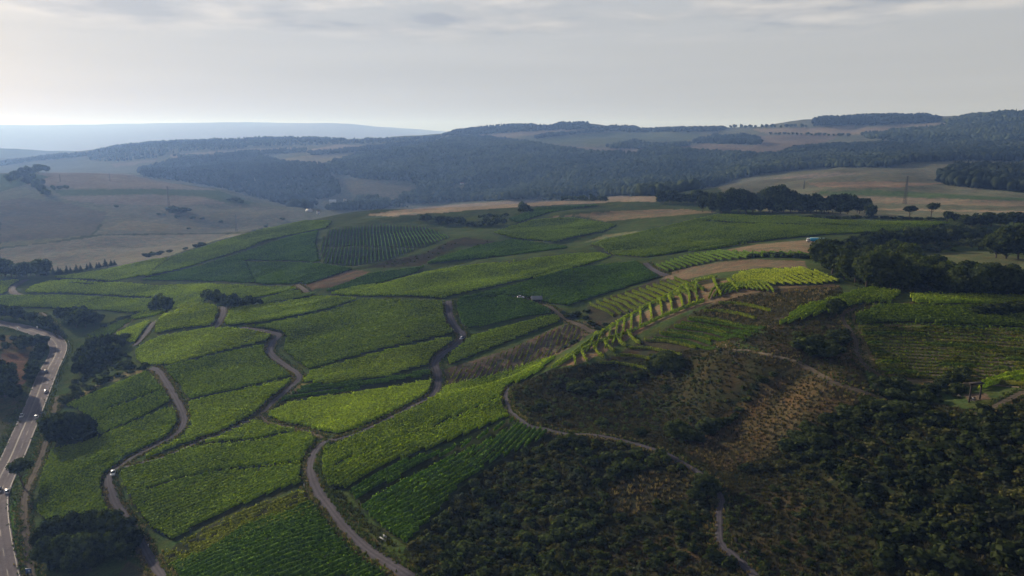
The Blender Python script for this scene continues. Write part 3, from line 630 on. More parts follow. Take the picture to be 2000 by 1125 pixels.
# ------------------------------------------------------------------ roads and paths, draped a little above the ground
def road_mat(name, ca, cb, track=True):
    m, t, b = new_mat(name); lk = t.links.new
    g = t.nodes.new('ShaderNodeNewGeometry'); q = t.nodes.new('ShaderNodeTexNoise'); q.inputs['Scale'].default_value = 0.5; q.inputs['Detail'].default_value = 6
    lk(g.outputs['Position'], q.inputs['Vector'])
    uv = t.nodes.new('ShaderNodeAttribute'); uv.attribute_name = 'Col'
    s = t.nodes.new('ShaderNodeMix'); s.data_type = 'RGBA'; lk(q.outputs['Fac'], s.inputs['Factor']); s.inputs['A'].default_value = (*ca, 1); s.inputs['B'].default_value = (*cb, 1)
    v = t.nodes.new('ShaderNodeVectorMath'); v.operation = 'MULTIPLY'; lk(s.outputs['Result'], v.inputs[0]); lk(uv.outputs['Color'], v.inputs[1])
    q2 = t.nodes.new('ShaderNodeTexNoise'); q2.inputs['Scale'].default_value = 2.2; q2.inputs['Detail'].default_value = 7; q2.inputs['Roughness'].default_value = 0.8; lk(g.outputs['Position'], q2.inputs['Vector'])
    q3 = t.nodes.new('ShaderNodeTexVoronoi'); q3.inputs['Scale'].default_value = 0.12; lk(g.outputs['Position'], q3.inputs['Vector'])
    r2 = t.nodes.new('ShaderNodeMapRange'); lk(q2.outputs['Fac'], r2.inputs[0]); r2.inputs[1].default_value = 0.3; r2.inputs[2].default_value = 0.7; r2.inputs[3].default_value = 0.72; r2.inputs[4].default_value = 1.3
    sx = t.nodes.new('ShaderNodeSeparateColor'); lk(q3.outputs['Color'], sx.inputs[0]); r3 = t.nodes.new('ShaderNodeMapRange'); lk(sx.outputs[0], r3.inputs[0]); r3.inputs[3].default_value = 0.86; r3.inputs[4].default_value = 1.12
    vs = t.nodes.new('ShaderNodeVectorMath'); vs.operation = 'SCALE'; lk(v.outputs[0], vs.inputs[0]); lk(math_node('MULTIPLY', r2.outputs[0], r3.outputs[0], t), vs.inputs['Scale']); v = vs
    lk(v.outputs[0], b.inputs['Base Color']); b.inputs['Roughness'].default_value = 1.0; b.inputs['Specular IOR Level'].default_value = 0.05
    return m
M_ASPH = road_mat('path_asphalt', (0.042, 0.040, 0.050), (0.066, 0.061, 0.072))
M_HWY = road_mat('highway_asphalt', (0.092, 0.082, 0.090), (0.125, 0.110, 0.118))
M_DIRT = road_mat('path_dirt', (0.045, 0.038, 0.030), (0.080, 0.066, 0.050))
M_PALE = road_mat('path_pale', (0.10, 0.085, 0.065), (0.15, 0.125, 0.095))
def offset(line, d):
    t = np.gradient(line, axis=0); t /= np.linalg.norm(t, axis=1)[:, None] + 1e-9
    return line + np.stack([t[:, 1], -t[:, 0]], 1) * np.asarray(d).reshape(-1, 1) if np.ndim(d) else line + np.stack([t[:, 1], -t[:, 0]], 1) * d
def ribbon(name, line, half, mat, lift, prof, parent=None, wob=0.0, lo=None):
    """prof: brightness across the way, from its left edge to its right edge; lo: lateral offset of the middle"""
    k = len(prof); V_ = []; Cc = []
    if isinstance(half, tuple): half = np.linspace(half[0], half[1], len(line))
    n1 = fbm(line[:, 0], line[:, 1], 9, 2) * wob; n2_ = fbm(line[:, 0] + 90, line[:, 1], 9, 2) * wob
    for i, pr in enumerate(prof):
        a = -1 + 2 * i / (k - 1)
        off_ = offset(line, (lo or 0.0) + a * half + (n1 if a < 0 else n2_) * abs(a) + np.zeros(len(line)))
        z = hgt(off_[:, 0], off_[:, 1]) + lift
        if i in (0, k - 1) and wob: z = z - lift * 0.7
        V_.append(np.stack([off_[:, 0], off_[:, 1], z], 1)); Cc.append(np.full((len(line), 3), pr))
    V_ = np.stack(V_, 1); Cc = np.stack(Cc, 1); n_ = len(line)
    id_ = np.arange(n_ * k).reshape(n_, k)
    f = np.stack([id_[:-1, :-1], id_[:-1, 1:], id_[1:, 1:], id_[1:, :-1]], -1).reshape(-1, 4)
    return mesh_np(name, V_.reshape(-1, 3), f, mat, parent, True, col=Cc.reshape(-1, 3))
dens_hw = smooth_line(HIGHWAY, 2.0)
prof = [1.05, 0.98, 0.9, 1.02, 0.88, 1.05, 1.0, 0.9, 1.02, 0.88, 1.04, 0.98, 1.0]
o = ribbon('road', dens_hw, 5.6, M_HWY, 0.30, prof); tag(o, kind='structure')
M_WHITE = plain('road_paint', (0.13, 0.125, 0.12), 0.7, var=0.15, scale=0.4)
one = [1.0, 1.0]
mk = MB()
def paint_line(off_, wd, dash=None):
    ln = offset(dens_hw, off_); a = offset(dens_hw, off_ - wd / 2); b_ = offset(dens_hw, off_ + wd / 2)
    za = hgt(a[:, 0], a[:, 1]) + 0.35; zb = hgt(b_[:, 0], b_[:, 1]) + 0.35
    for i in range(len(ln) - 1):
        if dash and (i % dash[1]) >= dash[0]: continue
        mk.v += [(a[i, 0], a[i, 1], za[i]), (b_[i, 0], b_[i, 1], zb[i]), (b_[i + 1, 0], b_[i + 1, 1], zb[i + 1]), (a[i + 1, 0], a[i + 1, 1], za[i + 1])]
        mk.f4.append((mk.n, mk.n + 1, mk.n + 2, mk.n + 3)); mk.n += 4
paint_line(-5.1, 0.22); paint_line(5.1, 0.22); paint_line(-1.15, 0.15); paint_line(-0.8, 0.15); paint_line(2.1, 0.15, (3, 8))
o = mk.build('road_markings', M_WHITE); tag(o, kind='structure')
for nm, ln, half, kd, pts in WAYW:
    mt = {'asphalt': M_ASPH, 'dirt': M_DIRT, 'pale': M_PALE}[kd]
    ymean = ln[:, 1].mean()
    if kd == 'asphalt' and (isinstance(half, tuple) or half > 1.4):   # dry verge under and beside the hard surface
        vg = ribbon('path', ln, tuple(h_ + 0.7 for h_ in half) if isinstance(half, tuple) else half + 0.7, M_DIRT, 0.10 + ymean * 0.0001, [0.75, 0.95, 1.0, 1.0, 1.0, 0.95, 0.8], wob=1.2, lo=0.45); tag(vg, kind='structure')
    o = ribbon('path', ln, half, mt, 0.16 + ymean * 0.0002, [0.95, 0.88, 1.2, 0.78, 1.2, 0.88, 1.0], wob=0.35); tag(o, kind='structure')

# ------------------------------------------------------------------ vineyards: real rows of trained vines
M_VINE = leafy('vine_leaves', (0.042, 0.068, 0.013), (0.205, 0.272, 0.036), scale=1.3, transl=0.5, use_obj=True, scale2=0.02)
def vine_mesh(S, ok, wid, top, jit, leaf, tall0=0.25, patchy=False):
    """S (rows, samples, 3) points on the ground along each row; ok marks where vines stand"""
    nr, ns = ok.shape
    if nr == 0 or ns < 2: return None, None
    d = np.gradient(S[:, :, :2], axis=1); d /= np.linalg.norm(d, axis=2, keepdims=True) + 1e-9
    nx = np.stack([d[:, :, 1], -d[:, :, 0]], -1)
    sec = [(-0.55, tall0), (-1.0, 0.62), (-0.28, 1.0), (0.32, 0.97), (1.0, 0.6), (0.55, tall0)]
    gapn = 0.55 + 0.75 * vnoise(S[:, :, 0] / 3.1, S[:, :, 1] / 3.1)
    hv = top * (0.82 + 0.36 * vnoise(S[:, :, 0] / 11, S[:, :, 1] / 11)) * np.where(RNG.random(ok.shape) < 0.02, 0.55, 1.0)
    if patchy: pt_ = np.clip((fbm(S[:, :, 0], S[:, :, 1], 9, 2) + 0.25) * 3, 0.22, 1); hv = hv * pt_; gapn = gapn * (0.5 + 0.5 * pt_)
    Vs = []
    for a, h in sec:
        p = S.copy()
        off_ = wid * a * gapn + RNG.normal(0, jit * 0.55, ok.shape)
        p[:, :, :2] += nx * off_[..., None] + RNG.normal(0, jit * 0.3, p[:, :, :2].shape)
        p[:, :, 2] += hv * h + (RNG.normal(0, jit * 0.75, ok.shape) if h > 0.5 else 0)
        Vs.append(p)
    k = len(sec); Vs = np.stack(Vs, 2)
    ids = np.arange(nr * ns * k).reshape(nr, ns, k)
    seg = ok[:, :-1] & ok[:, 1:]
    A_ = ids[:, :-1][seg]; B_ = ids[:, 1:][seg]
    F = np.concatenate([np.stack([A_[:, i], B_[:, i], B_[:, i + 1], A_[:, i + 1]], 1) for i in range(k - 1)])
    # closed ends of each run of vines
    st_ = ok & ~np.concatenate([np.zeros((nr, 1), bool), ok[:, :-1]], 1); en = ok & ~np.concatenate([ok[:, 1:], np.zeros((nr, 1), bool)], 1)
    E1 = ids[st_]; E2 = ids[en]
    F = np.concatenate([F, E1[:, [0, 1, 4, 5]], E1[:, [1, 2, 3, 4]], E2[:, [5, 4, 1, 0]], E2[:, [4, 3, 2, 1]]])
    Vf = Vs.reshape(-1, 3)
    if leaf > 0:
        seg_i = np.argwhere(ok)
        if len(seg_i):
            rep = RNG.integers(0, len(seg_i), int(len(seg_i) * leaf))
            si = seg_i[rep]; base = S[si[:, 0], si[:, 1]]; nn = nx[si[:, 0], si[:, 1]]; dd = d[si[:, 0], si[:, 1]]
            m = len(rep); side = RNG.uniform(-1.25, 1.25, m); c = base.copy()
            c[:, :2] += nn * (side * wid)[:, None] + dd * RNG.uniform(-0.6, 0.6, (m, 1))
            c[:, 2] += top * np.where(RNG.random(m) < 0.6, RNG.uniform(0.9, 1.25, m), RNG.uniform(0.35, 0.95, m))
            s_ = RNG.uniform(0.12, 0.27, m) * (1 + c[:, 1] / 900)
            a1 = RNG.normal(0, 1, (m, 3)); a1 /= np.linalg.norm(a1, axis=1)[:, None]
            a2 = np.cross(a1, RNG.normal(0, 1, (m, 3))); a2 /= np.linalg.norm(a2, axis=1)[:, None]
            q = np.stack([c - a1 * s_[:, None], c - a2 * s_[:, None] * 0.8, c + a1 * s_[:, None], c + a2 * s_[:, None] * 0.8], 1).reshape(-1, 3)
            F = np.concatenate([F, np.arange(m * 4).reshape(m, 4) + len(Vf)]); Vf = np.concatenate([Vf, q])
    used_ = np.unique(F); mp_ = np.zeros(len(Vf), np.int64); mp_[used_] = np.arange(len(used_))
    return Vf[used_], mp_[F]
def plot(pts, dpix, tint, label, spacing=2.2, top=1.9, wid=0.38, jit=0.15, extra=0.0, dens=1.0):
    poly = hits(pts, 10)
    a = hit(*dpix[0]); b_ = hit(*dpix[1]); dv = (b_ - a) / np.linalg.norm(b_ - a); nv = np.array([dv[1], -dv[0]])
    ymean = float(np.median(poly[:, 1])); step = max(0.85, ymean / 380.0)
    if ymean > 620: spacing = spacing * 1.35; wid *= 1.25
    if ymean > 820: spacing *= 1.2; wid *= 1.2
    s = poly @ dv; t = poly @ nv
    ts = np.arange(t.min(), t.max(), spacing); ss = np.arange(s.min(), s.max() + step, step)
    if len(ts) < 2: return None
    Tg, Sg = np.meshgrid(ts, ss, indexing='ij')
    Tg = Tg + fbm(Sg, Tg * 0.15, 70, 2) * 1.2
    X = Sg * dv[0] + Tg * nv[0]; Y = Sg * dv[1] + Tg * nv[1]
    ok = inpoly(X, Y, poly)
    ok &= ~CLR.near(X, Y)
    ok &= vnoise(X / 2.3 + 40, Y / 2.3) < 0.97 - extra
    if dens < 1: ok &= (fbm(X, Y, 18, 3) * 0.5 + 0.5) < dens
    if ok.sum() < 4: print('EMPTY PLOT', label); return None
    S = np.stack([X, Y, hgt(X, Y)], -1)
    leaf = 4.0 if ymean < 330 else (1.6 if ymean < 520 else 0.5 if ymean < 700 else 0.0)
    v, f = vine_mesh(S, ok, wid, top, jit, leaf * step)
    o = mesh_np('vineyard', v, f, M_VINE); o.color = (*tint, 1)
    tag(o, label, 'vineyard', None, 'stuff')
    return o
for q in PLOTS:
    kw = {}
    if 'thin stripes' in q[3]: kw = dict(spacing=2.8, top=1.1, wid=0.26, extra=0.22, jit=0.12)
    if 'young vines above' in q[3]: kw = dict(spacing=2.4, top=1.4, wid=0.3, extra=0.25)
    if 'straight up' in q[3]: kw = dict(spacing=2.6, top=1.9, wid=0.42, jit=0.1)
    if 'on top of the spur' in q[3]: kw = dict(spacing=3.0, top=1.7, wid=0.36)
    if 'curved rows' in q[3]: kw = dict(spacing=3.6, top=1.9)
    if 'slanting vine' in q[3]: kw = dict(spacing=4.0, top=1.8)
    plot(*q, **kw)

# rows one can count: the terraces on the spur, those behind it, and the contour rows of the hollow
ROWS = []
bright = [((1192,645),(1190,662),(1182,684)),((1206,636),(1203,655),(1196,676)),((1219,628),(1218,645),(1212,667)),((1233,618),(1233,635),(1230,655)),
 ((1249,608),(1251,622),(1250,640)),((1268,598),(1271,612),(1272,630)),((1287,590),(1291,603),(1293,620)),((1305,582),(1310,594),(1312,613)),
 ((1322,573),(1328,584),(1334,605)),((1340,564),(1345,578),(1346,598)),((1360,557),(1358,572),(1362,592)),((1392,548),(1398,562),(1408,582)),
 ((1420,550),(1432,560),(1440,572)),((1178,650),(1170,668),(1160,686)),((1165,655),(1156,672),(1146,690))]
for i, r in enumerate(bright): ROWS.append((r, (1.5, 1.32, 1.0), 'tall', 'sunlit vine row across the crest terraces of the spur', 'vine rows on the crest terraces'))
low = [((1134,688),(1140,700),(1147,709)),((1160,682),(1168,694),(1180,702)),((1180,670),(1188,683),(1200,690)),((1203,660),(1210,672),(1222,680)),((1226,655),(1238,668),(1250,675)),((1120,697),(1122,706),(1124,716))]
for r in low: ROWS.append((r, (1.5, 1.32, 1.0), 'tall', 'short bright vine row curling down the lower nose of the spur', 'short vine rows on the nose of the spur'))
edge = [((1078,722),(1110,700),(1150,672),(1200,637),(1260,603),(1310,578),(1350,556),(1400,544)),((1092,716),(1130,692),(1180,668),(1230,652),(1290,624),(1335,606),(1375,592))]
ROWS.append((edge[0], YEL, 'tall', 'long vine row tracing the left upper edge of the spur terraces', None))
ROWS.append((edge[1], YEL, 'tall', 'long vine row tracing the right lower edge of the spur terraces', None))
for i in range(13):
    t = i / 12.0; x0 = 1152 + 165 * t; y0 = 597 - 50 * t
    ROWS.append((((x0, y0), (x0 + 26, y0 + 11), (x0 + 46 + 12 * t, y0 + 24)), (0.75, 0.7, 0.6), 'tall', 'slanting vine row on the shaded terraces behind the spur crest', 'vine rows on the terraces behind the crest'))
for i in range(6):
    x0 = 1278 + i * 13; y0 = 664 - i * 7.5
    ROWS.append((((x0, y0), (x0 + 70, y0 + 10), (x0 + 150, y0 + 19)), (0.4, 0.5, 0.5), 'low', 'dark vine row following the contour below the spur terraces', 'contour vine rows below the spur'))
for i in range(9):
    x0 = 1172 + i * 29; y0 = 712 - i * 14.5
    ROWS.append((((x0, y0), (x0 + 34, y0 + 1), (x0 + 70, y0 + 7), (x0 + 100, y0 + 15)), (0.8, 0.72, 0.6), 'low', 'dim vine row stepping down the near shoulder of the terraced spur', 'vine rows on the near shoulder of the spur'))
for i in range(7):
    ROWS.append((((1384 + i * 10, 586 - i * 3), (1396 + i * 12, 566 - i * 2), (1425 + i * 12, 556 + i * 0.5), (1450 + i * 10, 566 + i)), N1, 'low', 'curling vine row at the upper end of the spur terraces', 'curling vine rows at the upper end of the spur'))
hol = []
for i in range(17):
    t = i / 16.0; y0 = 640 + 98 * t ** 1.05; xl = 1676 + 46 * t
    hol.append(((xl, y0), (1760 + 8 * t, y0 + 1), (1860, y0 + 4 + 3 * t), (1950, y0 + 8 + 6 * t), (2050, y0 + 12 + 9 * t)))
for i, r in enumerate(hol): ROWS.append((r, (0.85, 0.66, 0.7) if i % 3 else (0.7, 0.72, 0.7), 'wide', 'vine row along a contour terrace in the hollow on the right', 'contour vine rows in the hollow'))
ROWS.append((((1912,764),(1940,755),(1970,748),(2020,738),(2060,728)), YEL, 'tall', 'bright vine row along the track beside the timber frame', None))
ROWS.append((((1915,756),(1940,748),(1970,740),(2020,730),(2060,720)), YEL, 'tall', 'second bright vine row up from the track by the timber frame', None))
M_SOIL = plain('terrace_soil', (0.20, 0.14, 0.09), 1.0, var=0.25, scale=0.5, spec=0.0)
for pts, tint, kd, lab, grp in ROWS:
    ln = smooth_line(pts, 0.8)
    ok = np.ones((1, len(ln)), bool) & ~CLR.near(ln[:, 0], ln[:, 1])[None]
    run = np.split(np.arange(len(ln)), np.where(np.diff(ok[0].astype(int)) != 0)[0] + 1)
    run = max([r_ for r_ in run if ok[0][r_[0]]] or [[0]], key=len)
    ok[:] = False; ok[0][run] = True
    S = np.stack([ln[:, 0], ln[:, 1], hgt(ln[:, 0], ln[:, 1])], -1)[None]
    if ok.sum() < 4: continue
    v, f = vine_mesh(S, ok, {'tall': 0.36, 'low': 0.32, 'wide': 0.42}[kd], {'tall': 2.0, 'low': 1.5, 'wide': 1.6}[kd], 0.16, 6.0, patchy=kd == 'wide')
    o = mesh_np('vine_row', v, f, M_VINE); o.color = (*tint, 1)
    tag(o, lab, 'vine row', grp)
M_BANK = road_mat('terrace_bank', (0.085, 0.068, 0.048), (0.14, 0.112, 0.08))
for i in range(6, 17):
    for dx in (0,):
        ln = smooth_line(hol[i], 1.5); ln = ln + np.array([0, -1.6]); ln = ln[~CLR.near(ln[:, 0], ln[:, 1])]
        if len(ln) > 3: tag(ribbon('path', ln, 0.42, M_BANK, 0.22, [0.8, 1.0, 1.1, 0.9], wob=0.25), kind='structure')  # pale terrace banks along the rows, built as path ribbons
# extra vines filling the width of each contour terrace in the hollow

# ------------------------------------------------------------------ trees and bushes
def ico(sub):
    t = (1 + 5 ** 0.5) / 2
    v = [(-1,t,0),(1,t,0),(-1,-t,0),(1,-t,0),(0,-1,t),(0,1,t),(0,-1,-t),(0,1,-t),(t,0,-1),(t,0,1),(-t,0,-1),(-t,0,1)]
    f = [(0,11,5),(0,5,1),(0,1,7),(0,7,10),(0,10,11),(1,5,9),(5,11,4),(11,10,2),(10,7,6),(7,1,8),(3,9,4),(3,4,2),(3,2,6),(3,6,8),(3,8,9),(4,9,5),(2,4,11),(6,2,10),(8,6,7),(9,8,1)]
    v = [np.array(p) / np.linalg.norm(p) for p in v]
    for _ in range(sub):
        nf = []; cache = {}
        def mid(a, b):
            k = (min(a, b), max(a, b))
            if k not in cache:
                m = v[a] + v[b]; v.append(m / np.linalg.norm(m)); cache[k] = len(v) - 1
            return cache[k]
        for a, b, c in f:
            x, y, z = mid(a, b), mid(b, c), mid(c, a); nf += [(a, x, z), (b, y, x), (c, z, y), (x, y, z)]
        f = nf
    return np.array(v), np.array(f)
def crown_np(n_leaf, size, lobes, squash=0.8, core=1, seed=0, low=-0.55):
    """unit crown, about radius 1: leaf clumps over several lobes, gaps between them, a rough inner mass"""
    r = np.random.default_rng(seed)
    V_ = []; Q = []; T3 = []; n0 = 0
    cen = []; rad = []
    for i in range(lobes):
        d = r.normal(0, 1, 3); d /= np.linalg.norm(d); d[2] = d[2] * 0.8 + 0.1
        rr = r.uniform(0.30, 0.46); c = d * (0.98 - rr) * r.uniform(0.75, 1.12); cen.append(c); rad.append(rr)
    cen.append(np.zeros(3)); rad.append(0.55)
    cen = np.array(cen); rad = np.array(rad)
    iv, if_ = ico(core)
    for c, rr in zip(cen, rad):
        p = iv * (rr * 0.80 * (1 + r.normal(0, 0.13, (len(iv), 1)))) + c
        V_.append(p); T3.append(if_ + n0); n0 += len(p)
    wts = rad ** 2 / (rad ** 2).sum(); k = r.choice(len(cen), n_leaf, p=wts)
    d = r.normal(0, 1, (n_leaf, 3)); d /= np.linalg.norm(d, axis=1)[:, None]
    c = cen[k] + d * (rad[k] * r.uniform(0.78, 1.16, n_leaf))[:, None]
    inside = np.zeros(n_leaf, bool)
    for cc, rr in zip(cen, rad): inside |= (np.linalg.norm(c - cc, axis=1) < rr * 0.72)
    c = c[~inside]; d = d[~inside]; m = len(c)
    nrm = d + r.normal(0, 0.55, (m, 3)); nrm /= np.linalg.norm(nrm, axis=1)[:, None]
    a1 = np.cross(nrm, r.normal(0, 1, (m, 3))); a1 /= np.linalg.norm(a1, axis=1)[:, None]; a2 = np.cross(nrm, a1)
    s = size * r.uniform(0.6, 1.3, (m, 1))
    q = np.stack([c - a1 * s, c - a2 * s * 0.7 + nrm * s * 0.25, c + a1 * s, c + a2 * s * 0.7 - nrm * s * 0.15], 1).reshape(-1, 3)
    V_.append(q); Q = np.arange(m * 4).reshape(m, 4) + n0
    V_ = np.concatenate(V_); V_[:, 2] *= squash
    keep = V_[:, 2] < low
    V_[keep, 2] = low + (V_[keep, 2] - low) * 0.25
    return V_, [np.concatenate(T3), Q]
M_TREE = leafy('tree_leaves', (0.014, 0.022, 0.009), (0.070, 0.085, 0.026), scale=0.5, transl=0.4, scale2=0.06)
M_BUSH = leafy('bush_leaves', (0.018, 0.028, 0.012), (0.060, 0.072, 0.025), scale=0.6, transl=0.35, scale2=0.05)
M_BUSHD = leafy('dark_bush_leaves', (0.009, 0.015, 0.008), (0.056, 0.070, 0.025), scale=0.5, transl=0.3, scale2=0.05)
M_CON = leafy('needles', (0.012, 0.022, 0.014), (0.028, 0.042, 0.022), scale=0.8, transl=0.1)
M_WOOD = leafy('forest_leaves', (0.014, 0.022, 0.015), (0.040, 0.052, 0.026), scale=0.05, transl=0.15, scale2=0.004, amp=0.5)
M_STRAWD = leafy('dull_grass_blades', (0.026, 0.026, 0.014), (0.080, 0.068, 0.038), scale=0.4, transl=0.3, scale2=0.04)
M_OLIVE = leafy('olive_bush_leaves', (0.020, 0.024, 0.010), (0.070, 0.068, 0.024), scale=0.7, transl=0.3, scale2=0.05)
M_GREYG = leafy('grey_bush_leaves', (0.024, 0.030, 0.020), (0.058, 0.066, 0.044), scale=0.9, transl=0.3, scale2=0.05)
M_STRAW = leafy('dry_grass_blades', (0.070, 0.052, 0.030), (0.20, 0.145, 0.080), scale=0.8, transl=0.3, scale2=0.05)
M_BARK = plain('bark', (0.075, 0.058, 0.042), 0.95, var=0.3, scale=4, spec=0.1)
def trunk_mb(h, r, spread, seed=0, limbs=5):
    rr = np.random.default_rng(seed); b = MB()
    bend = rr.normal(0, 0.05 * h, 2)
    b.tube([(0, 0, -0.6), (0, 0, 0.1 * h), (bend[0] * .4, bend[1] * .4, h * 0.5), (bend[0], bend[1], h)], [r * 1.35, r, r * 0.75, r * 0.45], 8)
    for i in range(limbs):
        a = 2 * math.pi * i / limbs + rr.uniform(-.4, .4); z0 = h * rr.uniform(0.55, 0.95)
        b.tube([(bend[0] * z0 / h, bend[1] * z0 / h, z0), (math.cos(a) * spread * .4, math.sin(a) * spread * .4, z0 + spread * .35), (math.cos(a) * spread * .8, math.sin(a) * spread * .8, z0 + spread * .6)], [r * .5, r * .3, r * .12], 5)
    return b
PROTO = {}
def proto_mesh(key):
    """unit tree: height 1, crown radius about 0.5 (bush), with a trunk mesh"""
    if key in PROTO: return PROTO[key]
    kind, lod, var = key
    nl, sz, lb, core = {'hi': (2600, 0.085, 13, 2), 'mid': (700, 0.15, 9, 1), 'low': (170, 0.24, 6, 1)}[lod]
    sd = hash((kind, lod)) % 1 + var * 7 + {'hi': 1, 'mid': 2, 'low': 3}[lod] + 40 * len(kind)
    if kind == 'tree':
        v, f = crown_np(nl, sz, lb, 1.0, core, sd, -0.85); v = v * (0.44, 0.44, 0.49) + (0, 0, 0.50); th = 0.5; tr_ = 0.022
    elif kind == 'tall':
        v, f = crown_np(nl, sz, lb, 0.9, core, sd, -0.62); v = v * (0.38, 0.38, 0.30) + (0, 0, 0.72); th = 0.6; tr_ = 0.026
    elif kind == 'bush':
        v, f = crown_np(nl, sz, lb, 0.78, core, sd, -0.5); v = v * (0.62, 0.62, 0.60) + (0, 0, 0.38); th = 0.35; tr_ = 0.03
    else:   # conifer
        r = np.random.default_rng(sd); m = {'hi': 900, 'mid': 420, 'low': 130}[lod]
        z = r.uniform(0, 1, m) ** 1.3; a = r.uniform(0, 2 * math.pi, m); rad = (1 - z) * 0.2 * (0.75 + 0.35 * r.random(m)) + 0.01
        c = np.stack([np.cos(a) * rad, np.sin(a) * rad, 0.1 + z * 0.9], 1); s = 0.05 * (1.25 - z) * {'hi': 1, 'mid': 1.4, 'low': 2.2}[lod]
        o_ = np.stack([np.cos(a), np.sin(a), -0.5 * np.ones(m)], 1); t_ = np.stack([-np.sin(a), np.cos(a), np.zeros(m)], 1)
        q = np.stack([c - o_ * s[:, None], c - t_ * s[:, None] * .7, c + o_ * s[:, None] * 1.2, c + t_ * s[:, None] * .7], 1).reshape(-1, 3)
        kq = 8; an = np.arange(kq) * 2 * math.pi / kq
        cone = np.concatenate([np.stack([np.cos(an) * .15, np.sin(an) * .15, np.full(kq, .1)], 1), [[0, 0, .97]]])
        v = np.concatenate([cone, q]); f = [np.array([(i, (i + 1) % kq, kq) for i in range(kq)]), np.arange(m * 4).reshape(m, 4) + kq + 1]; th = 0.3; tr_ = 0.02
    mt = {'tall': M_TREE, 'tree': M_TREE, 'bush': M_BUSH, 'conifer': M_CON}[kind]
    cm_ = mesh_np('crown', v, f, mt, link=False).data
    tm = trunk_mb(th, tr_, 0.28, var, 5 if lod != 'low' else 0).build('trunk', M_BARK)
    tmd = tm.data; bpy.data.objects.remove(tm)
    PROTO[key] = (cm_, tmd)
    return PROTO[key]
NAMES = {'tall': ('broadleaf_tree', 'tree'), 'tree': ('broadleaf_tree', 'tree'), 'bush': ('bush', 'bush'), 'conifer': ('conifer_tree', 'tree')}
ntree = 0
def plant(px, py, hpx, kind, label, group=None, wide=1.0, dark=False):
    """a tree or bush standing on the ground seen at a photo point, hpx photo pixels tall"""
    global ntree
    X, Y = hit(px, py); z = float(hgt(X, Y)); Dm = math.sqrt(X * X + Y * Y + (CAMZ - z) ** 2)
    H = hpx * Dm / FPX * 1.02
    lod = 'hi' if hpx > 36 else 'mid' if hpx > 15 else 'low'
    cm_, tm = proto_mesh((kind, lod, ntree % 4)); ntree += 1
    nm, cat = NAMES[kind]
    r = empty(nm, (X, Y, z - 0.1), random.uniform(0, 6.28)); s = H
    wv = wide * random.uniform(0.9, 1.15); r.scale = (s * wv, s * wv * random.uniform(.9, 1.1), s)
    tag(r, label, cat, group)
    o = bpy.data.objects.new('crown', cm_); o.parent = r; C.objects.link(o)
    if dark:
        o.material_slots[0].link = 'OBJECT'; o.material_slots[0].material = M_BUSHD
    t_ = bpy.data.objects.new('trunk', tm); t_.parent = r; C.objects.link(t_)
    return r
def row(pts, n, h, kind, label, group, jitter=4, wide=1.0, dark=False, hvar=0.25):
    d = [0]
    for a, b in zip(pts[:-1], pts[1:]): d.append(d[-1] + math.hypot(b[0] - a[0], b[1] - a[1]))
    for i in range(n):
        t = d[-1] * (i + random.uniform(.2, .8)) / n
        x = np.interp(t, d, [p[0] for p in pts]); y = np.interp(t, d, [p[1] for p in pts])
        plant(x + random.uniform(-jitter, jitter), y + random.uniform(-jitter, jitter) * .4, h * random.uniform(1 - hvar, 1 + hvar), kind, label, group, wide, dark)
def bunch(spots, kind, label, group, wide=1.0, dark=False):
    for x, y, h in spots: plant(x, y, h, kind, label, group, wide, dark)
# --- left edge and the main road
bunch([(92,1078,46),(118,1062,50),(150,1058,52),(182,1052,52),(212,1048,50),(240,1052,46),(256,1075,42),(96,1100,44),(128,1096,48),(160,1098,50),(192,1092,48),(222,1088,44),(246,1094,36),(112,1118,40),(145,1120,40),(178,1116,38)], 'tree', 'dark tree of the dense grove at the lower left between track and path', 'trees of the lower left grove', 1.15, True)
bunch([(104,858,44),(122,862,52),(142,860,50),(160,858,44),(132,868,40),(112,866,34),(168,864,30)], 'tree', 'dark tree of the round clump beside the main road bend', 'trees of the round roadside clump', 1.25, True)
plant(46,953,50,'tall','lone tree with a bare trunk between the main road and the dirt track',None,1.1,True)
bunch([(156,734,26),(158,716,30),(168,702,32),(182,692,32),(198,686,30),(214,680,26),(228,674,22),(240,680,18),(182,716,30),(200,706,28),(216,698,24),(230,692,18),(166,724,26)], 'tree', 'tree in the thicket inside the main road bend', 'trees of the thicket inside the road bend', 0.95, True)
bunch([(252,722,16),(278,724,14),(240,716,15),(212,742,12),(228,736,12),(196,752,13),(176,764,14),(150,778,15),(130,788,16),(205,748,11),(285,716,10),(247,665,16)], 'bush', 'small bush on the scrubby bank above the roadside vineyard', 'bushes on the scrubby bank', 1.3)
bunch([(4,752,50),(18,768,46),(28,782,28),(-8,765,50),(10,775,40)], 'tree', 'dark tree at the left picture edge beside the red field', 'trees beside the red field', 1.2, True)
bunch([(70,708,20),(66,722,20),(62,734,22),(76,694,16),(57,742,16),(84,676,22),(80,688,18)], 'bush', 'bush in the narrow strip between red field and main road', 'bushes between red field and road', 1.0, True)
bunch([(50,684,22),(36,678,16),(12,686,16),(62,680,18),(25,668,13),(5,668,14),(44,664,11),(72,664,12)], 'tree', 'roundish tree in the hollow left of the main road', 'trees in the hollow left of the road', 1.2, True)
row([(-5,620),(20,622),(45,627),(70,633),(90,640),(108,650)], 12, 20, 'tree', 'tree along the far side of the main road', 'trees along the far side of the road', 3, 1.1, True)
bunch([(134,636,26),(150,640,34),(168,640,32),(184,636,24),(120,626,24),(140,622,22),(196,630,16),(160,628,28)], 'tree', 'tree of the clump above the main road bend', 'trees above the road bend', 1.2, True)
bunch([(205,640,10),(222,634,10),(235,626,11),(250,622,10),(262,614,8)], 'bush', 'small bush edging the slanting vine terraces', 'bushes by the slanting terraces', 1.3)
